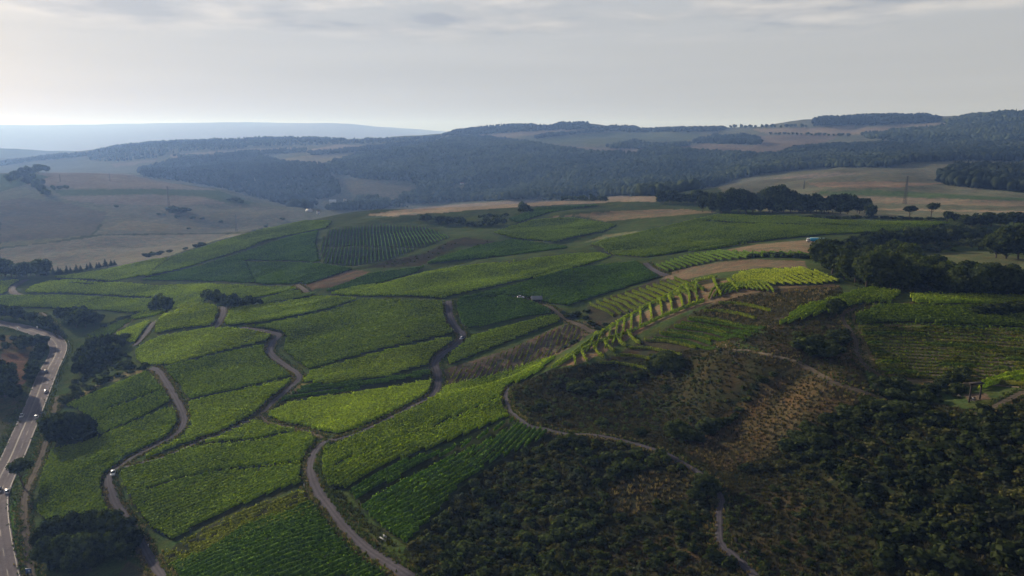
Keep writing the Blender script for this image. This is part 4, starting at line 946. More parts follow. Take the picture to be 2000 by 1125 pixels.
bunch([(304,610,30),(314,611,36),(326,610,30)], 'tree', 'hazy tree of the small group standing alone above the light vineyard', 'trees of the lone small group', 1.0)
bunch([(408,590,26),(420,594,28),(432,596,22),(446,603,26),(462,602,22),(478,600,20),(494,598,18),(508,596,15),(425,584,20),(455,590,18),(488,588,14)], 'tree', 'dark tree of the grove beside the upper path on the left slope', 'trees of the left slope grove', 1.2, True)
# --- far left valley
row([(2,540),(30,542),(60,540),(90,538)], 12, 26, 'tree', 'hazy tree at the left edge below the pale stubble field', 'trees below the pale field', 4, 1.2)
row([(80,538),(130,534),(180,525),(230,518)], 16, 12, 'conifer', 'small dark conifer in the line behind the left vineyard rim', 'conifers behind the vineyard rim', 2, 1.4)
bunch([(287,503,10),(300,500,10),(312,498,9),(330,493,7),(362,488,7),(385,483,9),(395,480,9)], 'bush', 'bush on the rim above the hazy valley', 'bushes on the valley rim', 1.5)
bunch([(20,358,16),(32,352,16),(45,348,18),(60,344,18),(75,340,17),(90,338,15),(55,362,16),(70,368,16),(80,378,16),(92,384,14),(65,352,14),(105,372,10),(118,371,9),(130,370,9),(86,362,12)], 'tree', 'hazy tree of the copse on the far left field', 'trees of the far left copse', 1.2)
bunch([(340,416,16),(352,416,15),(362,415,11),(228,405,6),(310,420,5),(320,421,5),(345,426,7),(374,428,8),(396,429,6),(448,393,8),(463,395,12),(472,398,11),(432,435,6),(368,448,5),(552,430,7),(520,444,7)], 'bush', 'scattered bush on the pale fields across the left valley', 'bushes on the pale valley fields', 1.3)
# --- plateau
bunch([(778,406,12),(770,405,9),(788,406,8),(796,406,5)], 'tree', 'dark tree of the little group at the tan stubble field', 'trees at the tan stubble field', 1.2)
bunch([(1024,416,24),(1016,416,14),(1036,416,13)], 'tree', 'tree standing out before the tan stubble strip', 'trees before the tan strip', 1.2)
row([(822,432),(870,438),(930,443),(985,440)], 24, 14, 'tree', 'tree in the dark belt sunk behind the plateau vineyards', 'trees of the sunken belt', 4, 1.4)
row([(935,427),(990,425)], 8, 10, 'tree', 'bush like tree beyond the belt near the tan strip', 'trees beyond the belt', 2, 1.4)
row([(1288,396),(1370,398)], 12, 22, 'tree', 'tree at the left end of the long plateau tree line', 'left end of the plateau tree line', 3, 1.2, True)
row([(1060,392),(1185,393)], 18, 11, 'tree', 'tree on the plateau edge left of the square stubble field', 'trees on the plateau edge', 2, 1.3)
for x, y, h in [(1372,414,34),(1390,415,38),(1408,415,42),(1426,415,46),(1442,415,44),(1456,415,42),(1470,415,40),(1486,415,42),(1502,415,48),(1516,415,50),(1530,415,54),(1544,415,40),(1560,415,36),(1577,415,34),(1594,415,36),(1610,415,32),(1626,415,34),(1642,415,36),(1658,415,34),(1674,415,32),(1688,416,28)]:
    plant(x, y, h, 'tree', 'tree of the long dark row standing across the plateau', 'trees of the long plateau row', 1.0, True)
row([(1375,416),(1690,418)], 16, 24, 'tree', 'lower tree filling the foot of the long plateau row', 'low trees under the plateau row', 3, 1.3, True)
plant(1699,427,26,'tree','short dark tree at the right end of the long plateau row',None,1.0,True)
plant(1776,429,25,'tall','left of two spreading trees by the pylon in the pale fields',None,1.15,True)
plant(1818,428,30,'tall','right and rounder of two trees by the pylon in the pale fields',None,1.1,True)
row([(1575,425),(1645,427),(1740,427),(1850,430)], 20, 7, 'bush', 'low bush in the hedge along the plateau vineyard', 'bushes of the plateau hedge', 1, 1.8, True)
bunch([(1850,432,18),(1866,433,15),(1882,440,18),(1900,441,16),(1918,440,14)], 'tree', 'dark tree right of the two spreading trees', 'trees right of the spreading pair', 1.2, True)
row([(1880,446),(1930,442),(2010,440)], 10, 20, 'tree', 'dark tree at the right edge behind the pale strip', 'trees behind the pale strip', 3, 1.3, True)
# --- the big wood on the right
for x, y, h in [(1604,520,50),(1625,535,52),(1648,545,56),(1670,552,58),(1692,560,62),(1715,566,66),(1738,568,70),(1760,566,60),(1735,540,64),(1768,545,62),(1700,530,50),(1650,520,46),(1620,512,40),(1790,560,56),(1812,565,58),(1834,568,56),(1856,572,52),(1830,545,42)]:
    plant(x, y, h, 'tree', 'big round crowned tree of the wood behind the hill vineyards', 'big trees behind the hill vineyards', 1.2)
for x, y, h in [(1872,578,54),(1895,580,52),(1918,580,56),(1942,581,56),(1966,582,52),(1990,582,50),(2014,582,50),(1885,560,44),(1935,562,44),(1980,562,42),(1850,562,36)]:
    plant(x, y, h, 'tree', 'dark tree of the dense belt at the right edge above the hollow', 'dark belt above the hollow', 1.25, True)
for x, y, h in [(1612,490,24),(1635,494,26),(1660,492,30),(1688,488,30),(1715,486,32),(1745,488,34),(1775,488,36),(1800,482,34),(1825,480,32),(1850,478,34),(1690,474,22),(1730,472,24),(1780,468,24),(1830,466,26),(1870,470,30),(1895,472,26),(1920,470,22),(1600,498,20),(1590,505,18)]:
    plant(x, y, h, 'tree', 'tree of the shaded wood right of the blue truck', 'trees right of the blue truck', 1.3, True)
bunch([(1945,504,46),(1965,505,54),(1988,506,58),(2010,506,56),(1950,490,36)], 'tree', 'tall dark tree at the right edge of the pale meadow', 'trees at the edge of the pale meadow', 1.1, True)
row([(1460,505),(1500,500),(1585,505)], 12, 11, 'bush', 'dark bush in the hedge behind the dry grass crest', 'bushes behind the dry crest', 2, 1.6, True)
# --- on the hill
plant(1633,620,36,'tree','round dark tree standing alone at the bend of the hill track',None,1.15,True)
bunch([(1556,680,18),(1575,686,34),(1590,690,30),(1562,660,14),(1640,670,24),(1628,662,20),(1648,656,16),(1610,698,26),(1635,690,22),(1552,655,12),(1595,672,22),(1620,680,20)], 'bush', 'bush in the scrub inside the bend of the hill track', 'bushes inside the hill track bend', 1.3)
bunch([(1910,616,18),(1930,616,22),(1950,616,24),(1972,614,22),(1994,612,24),(2015,612,22)], 'bush', 'low dark bush of the mound in the hollow vineyard', 'bushes of the mound in the hollow', 1.6, True)
bunch([(1290,716,34),(1308,722,42),(1275,726,28),(1322,714,26)], 'bush', 'large dark bush under the spur terraces', 'large bushes under the terraces', 1.1)
bunch([(1326,856,42),(1342,862,34),(1378,846,36),(1395,840,30),(1362,862,28)], 'bush', 'rounded green bush at the foot of the dry slope', 'rounded bushes at the foot of the dry slope', 1.1)
bunch([(1488,748,17),(1474,762,15),(1508,735,14),(1458,785,14),(1442,804,15),(1424,826,16),(1466,772,12),(1434,816,12)], 'bush', 'bush in the crease beside the dry slope', 'bushes in the crease by the dry slope', 1.3, True)
bunch([(1112,622,14),(1125,620,16),(1140,625,14),(1155,636,14),(1172,646,14),(1185,640,12),(1145,612,12),(1100,614,10)], 'bush', 'bush at the head of the bare striped field', 'bushes at the head of the striped field', 1.4)
bunch([(1115,673,10),(1124,668,9),(1103,680,8)], 'bush', 'small bush on the edge of the bare striped field', 'small bushes beside the striped field', 1.4)
bunch([(1880,740,26),(1860,752,28),(1840,758,24),(1868,768,22)], 'bush', 'dull bush left of the timber frame', 'bushes left of the timber frame', 1.1)
bunch([(1786,782,24),(1805,786,26)], 'bush', 'pale green bush below the hollow vineyard', 'pale bushes below the hollow', 1.2)
bunch([(1755,760,26),(1730,756,22),(1775,768,24),(1820,770,24),(1742,776,20),(1765,782,22)], 'bush', 'dark bush under the lowest contour row of the hollow', 'bushes under the hollow', 1.3, True)
bunch([(1060,795,18),(1045,805,16),(1128,768,26),(1146,764,24),(1120,755,18),(1180,776,20),(1205,760,18),(1230,745,20),(1174,830,18),(1066,818,14),(1095,812,14),(1250,740,20),(1170,742,18),(1196,738,16),(1090,752,14),(1030,770,12),(1250,850,16),(1300,760,14)], 'bush', 'bush on the brown slope below the spur', 'bushes on the brown slope below the spur', 1.3)
bunch([(1100,872,26),(1118,870,28),(1135,872,24),(1085,880,20)], 'bush', 'dark bush hanging below the curve of the spur path', 'bushes below the spur path', 1.3, True)
bunch([(1375,960,40),(1390,965,30),(1362,975,28)], 'bush', 'dark bush on the inner side of the path bend in the scrub', 'bushes at the scrub path bend', 1.1, True)
bunch([(1700,800,26),(1725,806,28),(1755,806,28),(1785,812,26),(1690,790,20),(1650,815,28),(1620,830,30),(1590,850,30),(1560,870,30),(1535,880,26),(1680,820,30),(1640,840,30),(1600,870,32),(1730,825,26)], 'bush', 'green bush along the top edge of the lower right scrub', 'bushes along the top of the scrub', 1.3)
bunch([(662,950,9),(672,950,10),(648,944,7),(655,968,8)], 'bush', 'little clipped bush where the vineyard meets the central path', 'little bushes by the central path', 1.6, True)
bunch([(678,1006,7),(716,1046,8),(738,1066,8)], 'bush', 'small bush on the dry verge of the central path', 'small bushes on the path verge', 1.2)
# --- skyline trees one by one
row([(1420,251),(1500,250),(1580,249)], 16, 7, 'tree', 'tiny tree on the horizon beside the long dark wood', 'tiny horizon trees', 1, 1.2)
row([(1500,263),(1560,264),(1660,267)], 18, 6, 'tree', 'tiny tree of the hedge line in the far tan fields', 'tiny trees of the far hedge line', 1, 1.4)

# ------------------------------------------------------------------ woods and scrub that read as a mass
def scatter(poly, space, y_scale=None):
    x0, y0 = poly.min(0); x1, y1 = poly.max(0)
    nx_ = int((x1 - x0) / space) + 1; ny_ = int((y1 - y0) / space) + 1
    if nx_ * ny_ > 3_000_000: return np.zeros((0, 2))
    gx, gy = np.meshgrid(x0 + np.arange(nx_) * space, y0 + np.arange(ny_) * space)
    gx = (gx + RNG.uniform(-.48, .48, gx.shape) * space).ravel(); gy = (gy + RNG.uniform(-.48, .48, gy.shape) * space).ravel()
    m = inpoly(gx, gy, poly)
    return np.stack([gx[m], gy[m]], 1)
def mass(name, pts, protos, hmin, hmax, wide, mat, label, cat):
    """many small crowns in one mesh; pts (n,2)"""
    Vs = []; F3 = []; F4 = []; n0 = 0
    which = RNG.integers(0, len(protos), len(pts))
    z = hgt(pts[:, 0], pts[:, 1]); H = RNG.uniform(hmin, hmax, len(pts)) * (0.8 + 0.45 * vnoise(pts[:, 0] / 60, pts[:, 1] / 60))
    for w_, (pv, pf) in enumerate(protos):
        s = np.where(which == w_)[0]; m = len(s)
        if not m: continue
        a = RNG.uniform(0, 6.28, m); ca, sa = np.cos(a)[:, None], np.sin(a)[:, None]; W = (H[s] * wide * RNG.uniform(.85, 1.2, m))[:, None]
        x = (pv[None, :, 0] * ca - pv[None, :, 1] * sa) * W + pts[s, 0][:, None]; y = (pv[None, :, 0] * sa + pv[None, :, 1] * ca) * W + pts[s, 1][:, None]
        zz_ = pv[None, :, 2] * H[s][:, None] + z[s][:, None]
        Vs.append(np.stack([x, y, zz_], -1).reshape(-1, 3)); off_ = (np.arange(m) * len(pv))[:, None, None] + n0
        for fa in pf:
            if fa.shape[1] == 3: F3.append((fa[None] + off_).reshape(-1, 3))
            else: F4.append((fa[None] + off_).reshape(-1, 4))
        n0 += m * len(pv)
    fl = ([np.concatenate(F3)] if F3 else []) + ([np.concatenate(F4)] if F4 else [])
    o = mesh_np(name, np.concatenate(Vs), fl, mat); tag(o, label, cat, None, 'stuff')
    return o
def far_proto(sub, seed, cone=False):
    r = np.random.default_rng(seed); v, f = ico(sub)
    v = v * (1 + r.normal(0, 0.17, (len(v), 1)))
    if cone:
        v = v * (0.26, 0.26, 0.5); v[:, :2] *= np.clip(1.25 - (v[:, 2:3] + 0.5) * 1.15, 0.05, 2); v = v + (0, 0, 0.52)
    else: v = v * (0.36, 0.36, 0.42) + (0, 0, 0.50)
    return v, [f]
P_FAR = [far_proto(1, i) for i in range(5)] + [far_proto(1, 20 + i, True) for i in range(2)]
P_VFAR = [far_proto(0, i) for i in range(5)] + [far_proto(0, 30 + i, True) for i in range(3)]
P_SHR = []
for i in range(5):
    v_, f_ = crown_np(90, 0.24, 5, 0.8, 0, 300 + i, -0.5); P_SHR.append((v_ * (0.6, 0.6, 0.6) + (0, 0, 0.38), f_))
WOODS_PX = [
 ([(640,322),(700,305),(850,283),(880,270),(930,269),(1000,276),(1060,285),(1130,298),(1200,303),(1240,304),(1270,293),(1400,299),(1490,307),(1560,300),(1650,292),(1720,302),(1760,311),(1760,326),(1600,329),(1500,339),(1430,354),(1400,364),(1290,382),(1180,385),(1000,391),(860,397),(768,399),(784,386),(825,373),(802,357),(700,349),(640,338)], 'wide blue hazy forest covering the valley side below the horizon fields'),
 ([(270,335),(330,316),(400,308),(480,301),(560,319),(640,326),(642,345),(660,362),(665,380),(640,388),(610,392),(620,403),(600,408),(560,403),(500,385),(430,368),(340,352),(280,345)], 'hazy forest on the slope left of the hidden valley houses'),
 ([(690,402),(700,388),(755,393),(770,402),(745,409),(700,411),(640,412)], 'hazy wood in the valley bottom beyond the rim'),
 ([(170,302),(200,291),(290,278),(400,276),(500,271),(620,271),(700,276),(820,269),(875,267),(850,278),(700,282),(650,282),(600,285),(500,288),(330,300),(300,310),(215,318),(170,312)], 'long pale wooded ridge on the left skyline'),
 ([(0,318),(100,306),(168,301),(168,306),(60,316),(0,326)], 'faint line of woods at the far left'),
 ([(1548,292),(1700,284),(1800,287),(1900,291),(2060,272),(2060,320),(1900,314),(1780,318),(1740,328),(1600,328),(1500,338),(1480,331)], 'dark blue forest under the right hill'),
 ([(1832,350),(1860,334),(2060,326),(2060,384),(2000,376),(1900,368),(1832,362)], 'dark forest block in the pale fields at the right edge'),
 ([(865,266),(915,250),(1000,246),(1080,247),(1090,242),(1150,241),(1155,253),(1060,256),(1000,259),(930,265)], 'wood on the horizon hilltop near the centre'),
 ([(1155,250),(1250,250),(1400,247),(1420,252),(1400,258),(1240,259),(1180,257)], 'thin wood along the horizon right of the centre'),
 ([(1586,240),(1600,233),(1700,228),(1800,226),(1838,234),(1832,240),(1700,245),(1590,247)], 'long flat wood on the horizon above the tan field'),
 ([(1842,240),(1900,226),(2060,220),(2060,272),(1900,290),(1800,285),(1700,272),(1682,266),(1760,256),(1862,248)], 'wooded hill rising at the right edge of the horizon'),
 ([(1352,277),(1400,268),(1450,266),(1485,272),(1485,284),(1400,281),(1352,281)], 'dark oval wood in the middle of the far fields'),
 ([(1185,288),(1240,278),(1290,287),(1350,282),(1350,285),(1290,291),(1190,291)], 'small irregular wood below the far green field'),
 ([(1045,268),(1110,261),(1180,257),(1180,259),(1110,264),(1045,272)], 'narrow wood above the far green field'),
 ([(330,306),(400,306),(480,299),(600,293),(600,297),(480,306),(400,312)], 'narrow wood between two far tan fields'),
 ([(600,300),(690,292),(780,282),(850,279),(780,288),(690,298),(610,304)], 'hedge like wood along the long far field'),
]
for px_, lab in WOODS_PX:
    pl = hits(px_, 8); ym = np.median(pl[:, 1]); sp = 9.5 if ym < 2300 else 12.0 if ym < 3600 else 16.0
    pts = scatter(pl, sp)
    if len(pts) < 3: print('EMPTY WOOD', lab); continue
    # leave out what lies on ground turned well away and hidden behind nearer rises
    u_ = pts[:, 0] / pts[:, 1]; sl = (hgt(pts[:, 0], pts[:, 1]) + 22 - CAMZ) / pts[:, 1]; vis = np.ones(len(pts), bool)
    for fr in np.linspace(0.35, 0.97, 32):
        Yq = pts[:, 1] * fr; vis &= (hgt(u_ * Yq, Yq) - CAMZ) / Yq < sl + 0.012
    pts = pts[vis]
    for hx, hy in ((650,396),(674,393),(604,413),(622,418),(902,360)):
        q_ = hit(hx, hy); pts = pts[((pts[:, 0] - q_[0]) ** 2 > 22 ** 2) | (pts[:, 1] > q_[1] + 12) | (pts[:, 1] < q_[1] - 150)]
    if len(pts) > 16000: pts = pts[RNG.permutation(len(pts))[:16000]]
    print('WOOD', lab[:30], len(pts), int(ym))
    nearp = ym < 2600
    mass('forest', pts, P_FAR if nearp else P_VFAR, 13, 19, 1.0 if nearp else 1.15, M_WOOD, lab, 'forest')
def tuft_proto(seed):
    r = np.random.default_rng(seed); m = 12; a = r.uniform(0, 6.28, m); d = r.uniform(0.1, 0.5, m); h = r.uniform(0.5, 1, m)
    b0 = np.stack([np.cos(a) * d, np.sin(a) * d, np.zeros(m)], 1); t_ = np.stack([-np.sin(a), np.cos(a), np.zeros(m)], 1) * 0.16; tp = b0 * 1.7 + np.stack([0 * h, 0 * h, h], 1)
    return np.stack([b0 - t_, b0 + t_, tp + t_ * .4, tp - t_ * .4], 1).reshape(-1, 3), [np.arange(m * 4).reshape(m, 4)]
P_TUFT = [tuft_proto(i) for i in range(4)]
SCRUB_PX = [
 ([(800,1085),(850,1020),(905,960),(965,912),(1030,885),(1075,858),(1200,868),(1290,890),(1350,925),(1260,925),(1180,955),(1200,1010),(1130,1060),(1050,1170),(830,1170)], 3.0, 0.95, 2.0, 4.2, M_BUSHD, 'dark thicket filling the gully at the bottom centre'),
 ([(1050,1170),(1130,1062),(1210,1012),(1300,985),(1390,968),(1396,1000),(1400,1062),(1440,1110),(1500,1170)], 2.8, 0.85, 1.2, 3.4, M_BUSH, 'patchy green scrub left of the lower path'),
 ([(1415,985),(1412,1060),(1450,1095),(1500,1170),(1720,1170),(1700,1050),(1640,960),(1560,930),(1480,930)], 2.3, 0.8, 0.6, 2.0, M_BUSH, 'low scattered scrub on the brown slope right of the lower path'),
 ([(1410,930),(1520,888),(1600,840),(1690,800),(1740,830),(1660,880),(1600,930),(1560,930),(1480,930)], 3.0, 0.8, 1.6, 3.6, M_BUSH, 'green scrub band below the dry slope'),
 ([(1560,935),(1660,890),(1740,832),(1800,805),(1880,812),(1960,812),(2060,800),(2400,780),(2400,1300),(2060,1300),(1740,1170),(1700,1050),(1640,960)], 2.9, 0.97, 1.9, 4.4, M_BUSHD, 'dark dense scrub covering the lower right corner'),
 ([(990,790),(1010,760),(1080,722),(1150,738),(1290,705),(1410,684),(1540,710),(1470,760),(1380,830),(1310,880),(1150,846),(1040,830)], 2.3, 0.82, 0.5, 1.7, M_BUSH, 'low patchy scrub on the brown slope facing the camera'),
 ([(1455,668),(1530,645),(1600,625),(1642,618),(1660,660),(1670,700),(1690,765),(1620,742),(1560,702),(1500,690)], 2.4, 0.55, 0.5, 1.5, M_BUSH, 'low scrub inside the hill track bend'),
 ([(1345,885),(1410,818),(1485,748),(1560,716),(1620,752),(1690,780),(1600,838),(1520,888),(1420,925)], 1.7, 0.7, 0.3, 0.8, M_STRAW, 'dry grass tufts covering over the dry golden slope'),
 ([(1180,960),(1260,925),(1350,922),(1390,962),(1300,985),(1215,1010)], 2.0, 0.6, 0.4, 1.0, M_STRAW, 'dry grass tufts on the brown patch in the gully scrub'),
 ([(112,792),(180,757),(268,716),(290,722),(200,754),(122,798)], 3.2, 0.6, 0.8, 2.2, M_BUSH, 'scrub on the bank above the roadside vineyard'),
 ([(140,745),(160,745),(180,700),(240,690),(262,700),(240,716),(160,765),(125,788)], 3.4, 0.8, 1.5, 3.5, M_BUSHD, 'undergrowth of the thicket inside the road bend'),
 ([(150,700),(175,655),(230,636),(262,624),(222,655),(190,690)], 4.0, 0.4, 0.6, 1.8, M_BUSH, 'scrub edge of the slanting vine terraces'),
 ([(1360,612),(1450,580),(1600,562),(1640,562),(1555,605),(1505,642),(1480,640)], 2.6, 0.6, 0.4, 1.0, M_STRAW, 'dry grass tufts on the brown saddle between the hill vineyards'),
 ([(715,523),(830,496),(880,470),(960,470),(1060,484),(900,480),(850,502),(770,522)], 5.0, 0.45, 0.8, 2.2, M_BUSH, 'scrub along the brown bank in mid slope'),
 ([(640,960),(665,985),(720,1040),(790,1100),(772,1108),(700,1052),(650,1000)], 1.5, 0.7, 0.3, 0.9, M_BUSH, 'weeds on the dry verge of the central path'),
 ([(1690,740),(1720,738),(1800,760),(1880,745),(1885,775),(1800,800),(1740,790),(1700,775)], 2.8, 0.75, 1.0, 2.8, M_BUSHD, 'scrub between the footpath and the hollow vineyard'),
 ([(1595,505),(1605,480),(1700,465),(1860,455),(1930,470),(1935,488),(1800,495),(1800,515),(1870,545),(2060,555),(2060,584),(1860,580),(1760,575),(1680,565),(1620,540)], 5.2, 0.8, 1.5, 4.0, M_BUSH, 'undergrowth of the big wood on the right'),
 ([(0,655),(60,650),(85,668),(60,735),(72,684),(0,690)], 5.0, 0.5, 1.0, 3.0, M_BUSH, 'scrub around the red field'),
 ([(540,797),(620,784),(700,772),(780,758),(840,744),(838,734),(780,744),(700,755),(620,766),(560,776)], 2.6, 0.55, 0.9, 2.0, M_BUSHD, 'dark scrub banks between the terraced vines'),
]
nsh = 0
for px_, sp, dens_, h0, h1, mt, lab in SCRUB_PX:
    pl = hits(px_, 10); pts = scatter(pl, sp)
    keep = (fbm(pts[:, 0], pts[:, 1], 26, 3) * 0.5 + 0.5 + RNG.uniform(-.12, .12, len(pts))) < dens_ + 0.04
    pts = pts[keep & ~CLR.near(pts[:, 0], pts[:, 1])]; nsh += len(pts)
    if len(pts) < 2: print('EMPTY SCRUB', lab); continue
    if mt is M_STRAW: mass('grass', pts, P_TUFT, h0 * 1.3, h1 * 1.3, 1.0, mt, lab, 'grass'); continue
    pk = RNG.random(len(pts)) + fbm(pts[:, 0], pts[:, 1], 15, 2) * 0.5
    hs = (h0, h1)
    parts_ = ((pk < 0.45, mt, 0.8, 1.25, ''), ((pk >= 0.45) & (pk < 0.8), M_OLIVE, 0.6, 0.9, 'olive bushes in the '), (pk >= 0.8, M_GREYG, 0.35, 0.75, 'small grey green bushes in the '))
    for mk_, mm, a_, b_, pre in parts_:
        if mk_.sum() > 2: mass('shrubbery', pts[mk_], P_SHR, h0 * a_, h1 * b_, 1.1, mm, pre + lab if not pre else (pre + ' '.join(lab.split()[:9])), 'shrubbery')
print('TREES', ntree, 'SCRUB', nsh)
# grass and weeds growing over the edges of the ways
for px_, lab, mt in (([(1000,760),(1080,722),(1300,690),(1410,678),(1560,706),(1690,770),(1900,800),(2060,790),(2300,900),(2300,1250),(900,1250),(800,1085),(905,960),(1075,850)], 'rough dry grass between the bushes of the near slopes', M_STRAWD), ([(1350,612),(1450,577),(1640,560),(1660,620),(1700,770),(1560,702),(1430,672)], 'rough dry grass on the hill around the track', M_STRAWD), ([(52,1130),(18,1000),(60,900),(100,830),(92,880),(60,940),(46,985),(50,1050),(60,1130)], 'long green grass between the main road and the dirt track', M_BUSH), ([(640,960),(665,985),(720,1040),(790,1100),(790,1085),(745,1035),(690,985),(650,950)], 'long grass on the strip beside the central path', M_OLIVE)):
    pts = scatter(hits(px_, 10), 1.25); pts = pts[~CLR.near(pts[:, 0], pts[:, 1]) & (fbm(pts[:, 0], pts[:, 1], 7, 2) > -0.45)]
    mass('grass', pts, P_TUFT, 0.35, 0.95, 1.3, mt, lab, 'grass')
GP = {0: [], 1: []}
for nm, ln, half, kd, pts_ in WAYW:
    if kd == 'none' or ln[:, 1].mean() > 620: continue
    h_ = np.linspace(half[0], half[1], len(ln)) if isinstance(half, tuple) else np.full(len(ln), half)
    for s in (-1, 1):
        for k in range(9):
            o2 = offset(ln, s * (h_ + RNG.exponential(0.55, len(ln)) + (0.35 if kd == 'asphalt' else -0.1))) + RNG.uniform(-.8, .8, (len(ln), 2))
            GP[int(RNG.random() < (0.55 if s > 0 else 0.3))].append(o2)
hg = offset(hw, 7.2)
for s, d0 in ((1, 6.4), (-1, 6.4)):
    for k in range(14): GP[0].append(offset(hw, s * (d0 + RNG.exponential(1.4, len(hw)))) + RNG.uniform(-2, 2, (len(hw), 2)))
for k, (mt, lab) in enumerate(((M_BUSH, 'green grass and weeds along the edges of the ways'), (M_STRAW, 'dry grass along the edges of the ways'))):
    q_ = np.concatenate(GP[k]); q_ = q_[(q_[:, 1] > 110) & (q_[:, 1] < 620)]
    if len(q_): mass('grass', q_, P_TUFT, 0.35, 0.95, 0.8, mt, lab, 'grass')

# ------------------------------------------------------------------ things people made
M_TYRE = plain('tyre_rubber', (0.02, 0.02, 0.02), 0.9, var=0.2)
M_RIM = plain('rim_metal', (0.5, 0.5, 0.52), 0.35, 0.9)
M_GLASS = plain('window_glass', (0.03, 0.04, 0.055), 0.12, spec=0.6)
M_LAMP = plain('headlight_glass', (0.75, 0.75, 0.72), 0.15, spec=0.6)
M_TAIL = plain('taillight_red', (0.45, 0.02, 0.02), 0.25)
PAINTS = {k: plain('car_paint_' + k, c, 0.28, 0.25, var=0.04, spec=0.5) for k, c in {'white': (0.55, 0.55, 0.56), 'silver': (0.36, 0.37, 0.40), 'dark': (0.05, 0.06, 0.09), 'blue': (0.06, 0.09, 0.2), 'grey': (0.2, 0.21, 0.23)}.items()}
def wheel(parent, x, y, r, wd):
    t_ = MB().tube([(x, y - wd / 2, r), (x, y + wd / 2, r)], r, 14).build('wheel', M_TYRE, parent)
    sgn = 1 if y > 0 else -1
    MB().tube([(x, y + sgn * wd * 0.40, r), (x, y + sgn * wd * 0.56, r)], r * 0.6, 10).build('rim', M_RIM, t_)
def car(px, py, heading, paint, label, kind='hatch', group=None):
    X, Y = hit(px, py); z = float(hgt(X, Y)) + 0.42
    r = empty('car', (X, Y, z - 0.06), heading); tag(r, label, 'car', group)
    L_, W_ = (4.35, 1.8)
    body = MB(); body.prism([(-2.15, 0.32), (-2.17, 0.62), (-2.05, 0.90), (-1.75, 0.98), (-0.95, 0.98), (0.95, 0.96), (1.9, 0.80), (2.16, 0.62), (2.17, 0.34), (1.9, 0.24), (-1.9, 0.24)], -0.9, 0.9, 0.04)
    if kind == 'estate': roof = [(-1.95, 0.95), (-1.8, 1.42), (-1.4, 1.5), (0.2, 1.5), (1.05, 0.95)]
    elif kind == 'saloon': roof = [(-1.6, 0.95), (-0.95, 1.38), (-0.5, 1.44), (0.2, 1.43), (1.1, 0.95)]
    else: roof = [(-1.95, 0.95), (-1.55, 1.45), (-1.1, 1.52), (0.1, 1.52), (1.05, 0.95)]
    b = body.build('body', PAINTS[paint], r)
    MB().prism(roof, -0.82, 0.82, 0.14).build('windows', M_GLASS, r)
    top = [(p[0] * (0.93 if i else 0.93), p[1]) for i, p in enumerate(roof[1:-1])]
    MB().prism([(top[0][0], 1.40), (top[0][0] + .05, roof[1][1] + 0.06), (top[-1][0], roof[-2][1] + 0.05), (top[-1][0] + 0.12, 1.42)], -0.69, 0.69, 0.04).build('roof', PAINTS[paint], r)
    for sx in (-1.33, 1.33):
        for sy in (-0.82, 0.82): wheel(r, sx, sy, 0.32, 0.22)
    for sy in (-0.62, 0.62):
        MB().box((2.12, sy, 0.66), (0.12, 0.36, 0.15)).build('headlight', M_LAMP, r)
        MB().box((-2.13, sy, 0.72), (0.10, 0.30, 0.18)).build('taillight', M_TAIL, r)
    MB().box((2.19, 0, 0.40), (0.05, 1.5, 0.16)).build('bumper', PAINTS['grey'], r)
    return r
def head_at(line, px, py, away=True):
    p = hit(px, py); i = int(np.argmin(((line - p) ** 2).sum(1))); i = min(max(i, 2), len(line) - 3)
    t_ = line[i + 2] - line[i - 2]
    if (t_[1] > 0) != away: t_ = -t_
    return math.atan2(t_[1], t_[0])
car(43, 815, head_at(hw, 43, 815, False), 'silver', 'silver car coming down the left lane of the main road, nearest the red field side')
car(72, 817, head_at(hw, 72, 817, True), 'white', 'white car driving up the right lane of the main road beside the round tree clump')
car(90, 767, head_at(hw, 90, 767, True), 'silver', 'silver car on the main road further up below the bushes', 'saloon')
car(90, 728, head_at(hw, 90, 728, False), 'dark', 'dark car on the main road just below the bend, partly in tree shade', 'saloon')
car(15, 963, head_at(hw, 15, 963, True), 'white', 'white car with dark rear window on the main road left of the lone tree', 'estate')
car(-1, 961, head_at(hw, -1, 961, False), 'grey', 'grey car cut off by the left picture edge on the main road')
pathA = [q for q in WAYW if q[4][0] == (295, 719)][0][1]; pathC = [q for q in WAYW if q[4][0] == (876, 588)][0][1]
car(221, 928, head_at(pathA, 221, 928, False), 'white', 'small white car parked where the two left vineyard paths join')
car(903, 663, head_at(pathC, 903, 663, False), 'blue', 'dark blue car on the vineyard path bend in the middle of the slope', 'saloon')
car(1017, 583, 0.2, 'white', 'white car standing left of the small dark vineyard hut', 'estate')

